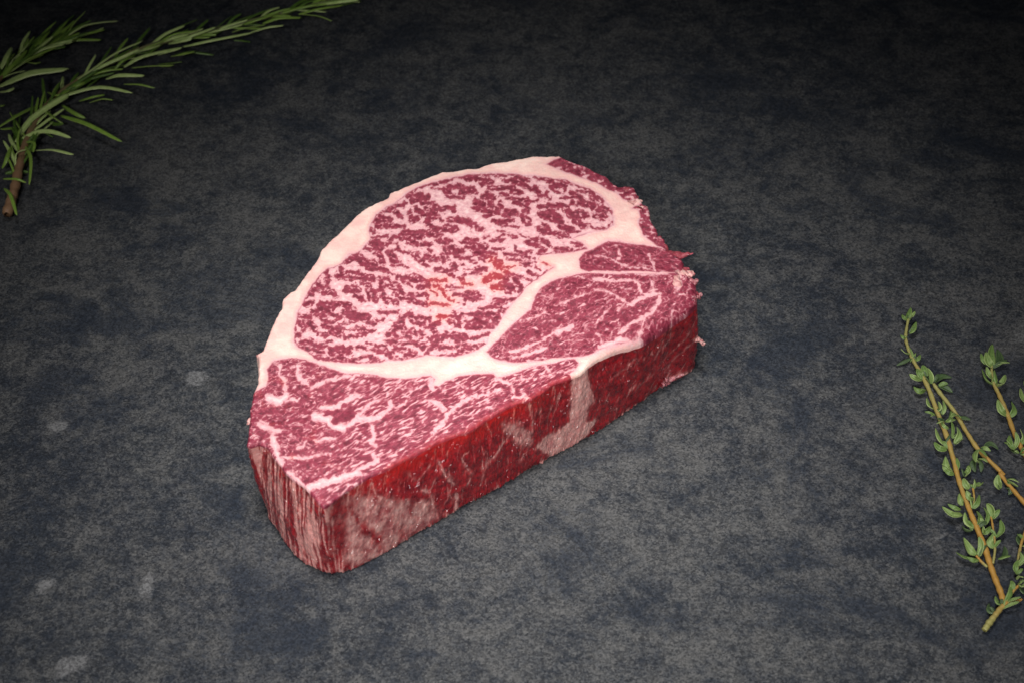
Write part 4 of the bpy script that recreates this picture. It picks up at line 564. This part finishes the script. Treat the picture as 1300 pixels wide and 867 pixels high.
def build_sprig(name, label, cat, group, data, stem_mat, leaf_mats, kind, seed):
    random.seed(seed); stems, leaves = data
    s0 = stems[0]; base = np.array(s0[0][1:]) * 1e-4 if kind == 'rosemary' else np.array(stems[0][-1][1:]) * 1e-4
    root = empty(name, (base[0], base[1], 0)); org = np.array([base[0], base[1], 0])
    tag(root, label, cat, group)
    for j, st in enumerate(stems):
        n = len(st) * 7; P = spline([np.array(r[1:]) * 1e-4 - org for r in st], n)
        R = np.interp(np.linspace(0, len(st) - 1, n), range(len(st)), [r[0] * 1e-4 for r in st])
        tt_ = np.linspace(0, 1, n)
        R = R * (1 + .10 * np.array([math.sin(i * 1.7 + seed) for i in range(n)]))
        R = R * (.85 if kind == 'thyme' else 1.0); R[0] *= .55; R[-1] *= .55
        V, F = tube(P, R, 10, 1.0, .22, 300 + seed + j)
        age = np.repeat(tt_, 10)
        o = mesh_obj('stem' if j == 0 or kind == 'rosemary' else 'side_stem', V, F, stem_mat, root, attrs=dict(age=age))
    todo = [(w * 1e-5, tone, [np.array(p) * 1e-4 - org for p in pts]) for w, tone, pts in leaves]
    if kind == 'rosemary':                  # the close needles along the stem that the larger leaves half hide
        st = stems[0]; n = 60; P = spline([np.array(r[1:]) * 1e-4 - org for r in st], n); tg = np.gradient(P, axis=0); tg /= np.linalg.norm(tg, axis=1, keepdims=True)
        for i in range(9, n - 2):
            for sd_ in (-1, 1):
                if random.random() < .28: continue
                an = sd_ * random.uniform(.15, .62); c_, s_ = math.cos(an), math.sin(an); d = tg[i]
                ln_ = random.uniform(.011, .024); d2 = np.array([d[0] * c_ - d[1] * s_, d[0] * s_ + d[1] * c_, random.uniform(-.05, .28)]) * ln_
                bend = np.array([-d[1], d[0], 0]) * sd_ * -random.uniform(-.05, .16) * ln_
                todo.append((random.uniform(.0013, .0022), random.choice((0, 0, 1, 1, 2)), [P[i], P[i] + d2 * .5 + np.array([0, 0, .0008]), P[i] + d2 + bend]))
    if kind == 'thyme':                     # tiny young leaves tucked into the leaf axils
        for w, tone, P4 in list(todo):
            if random.random() < .8:
                b0 = P4[0]; d = P4[-1] - b0; an = random.choice((-1, 1)) * random.uniform(.5, 1.1); c_, s_ = math.cos(an), math.sin(an)
                d2 = np.array([d[0] * c_ - d[1] * s_, d[0] * s_ + d[1] * c_, abs(d[2]) + .0008]) * random.uniform(.45, .7)
                todo.append((w * .6, random.choice((0, 1, 1, 2)), [b0, b0 + d2 * .5 + np.array([0, 0, .0006]), b0 + d2]))
    for w, tone, P4 in todo:
        if kind == 'rosemary':
            prof = lambda t: np.clip(np.minimum(.42 + 2.2 * t, 1) * np.sqrt(np.clip(1.0 - np.clip((t - .45) / .55, 0, 1) ** 2.4, 0, 1)), .03, 1)
            V, F, mg = leaf_mesh(P4, w * .78, prof, 13, 7, random.uniform(.25, .6), random.uniform(-.6, .6), .00045, 5, random.uniform(-.5, .5))
        else:
            prof = lambda t: np.clip(np.sin(np.pi * np.clip(.05 + .95 * t, 0, 1) ** .9) ** .9, .05, 1)
            V, F, mg = leaf_mesh(P4, w * .86, prof, 11, 7, random.choice((-.45, -.3, .25, .5)) * random.uniform(.6, 1.1), random.uniform(-.8, .8), .00035, 2.6, random.uniform(-.5, .5))
        V[:, 2] = np.maximum(V[:, 2], 2e-4)
        mesh_obj('leaf', V, F, leaf_mats[tone], root, attrs=dict(margin=mg))
    return root
ros_leaf = leaf_material('rosemary_leaf', [((54, 88, 24), (78, 112, 36), (112, 138, 66)), ((104, 144, 46), (130, 164, 62), (164, 188, 98)), ((162, 192, 106), (190, 212, 130), (212, 228, 156))], .32, 500)  # pale tone: light undersides, with the needles' sheen also put into the colour
thy_leaf = leaf_material('thyme_leaf', [((38, 58, 32), (54, 76, 42), (84, 102, 64)), ((70, 98, 44), (92, 120, 56), (120, 140, 80)), ((84, 110, 52), (104, 130, 64), (148, 164, 104))], .5, 900)
ros_stem = stem_material('rosemary_stem', (150, 114, 84), (120, 128, 84))
thy_stem = stem_material('thyme_stem', (154, 150, 88), (176, 132, 58))
build_sprig('rosemary_sprig', 'long rosemary sprig with brown cut stem, reaching across the corner', 'rosemary', 'rosemary sprigs', ROSEMARY[0], ros_stem, ros_leaf, 'rosemary', 3)
build_sprig('rosemary_sprig', 'short rosemary tip with one broad pale leaf at the photo edge', 'rosemary', 'rosemary sprigs', ROSEMARY[1], ros_stem, ros_leaf, 'rosemary', 8)
tl = ['longest leafy thyme sprig with orange stem and cut forked base',
      'nearly bare thyme stem lying behind the longest thyme sprig',
      'thyme sprig with a dense leafy tip, right of the bare stem',
      'pair of thyme leaves at the photo edge beside the dense tip',
      'leafy thyme tip at the photo edge above the forked base']
for i, d in enumerate(THYME):
    build_sprig('thyme_sprig', tl[i], 'thyme', 'thyme sprigs', d, thy_stem, thy_leaf, 'thyme', 20 + i)
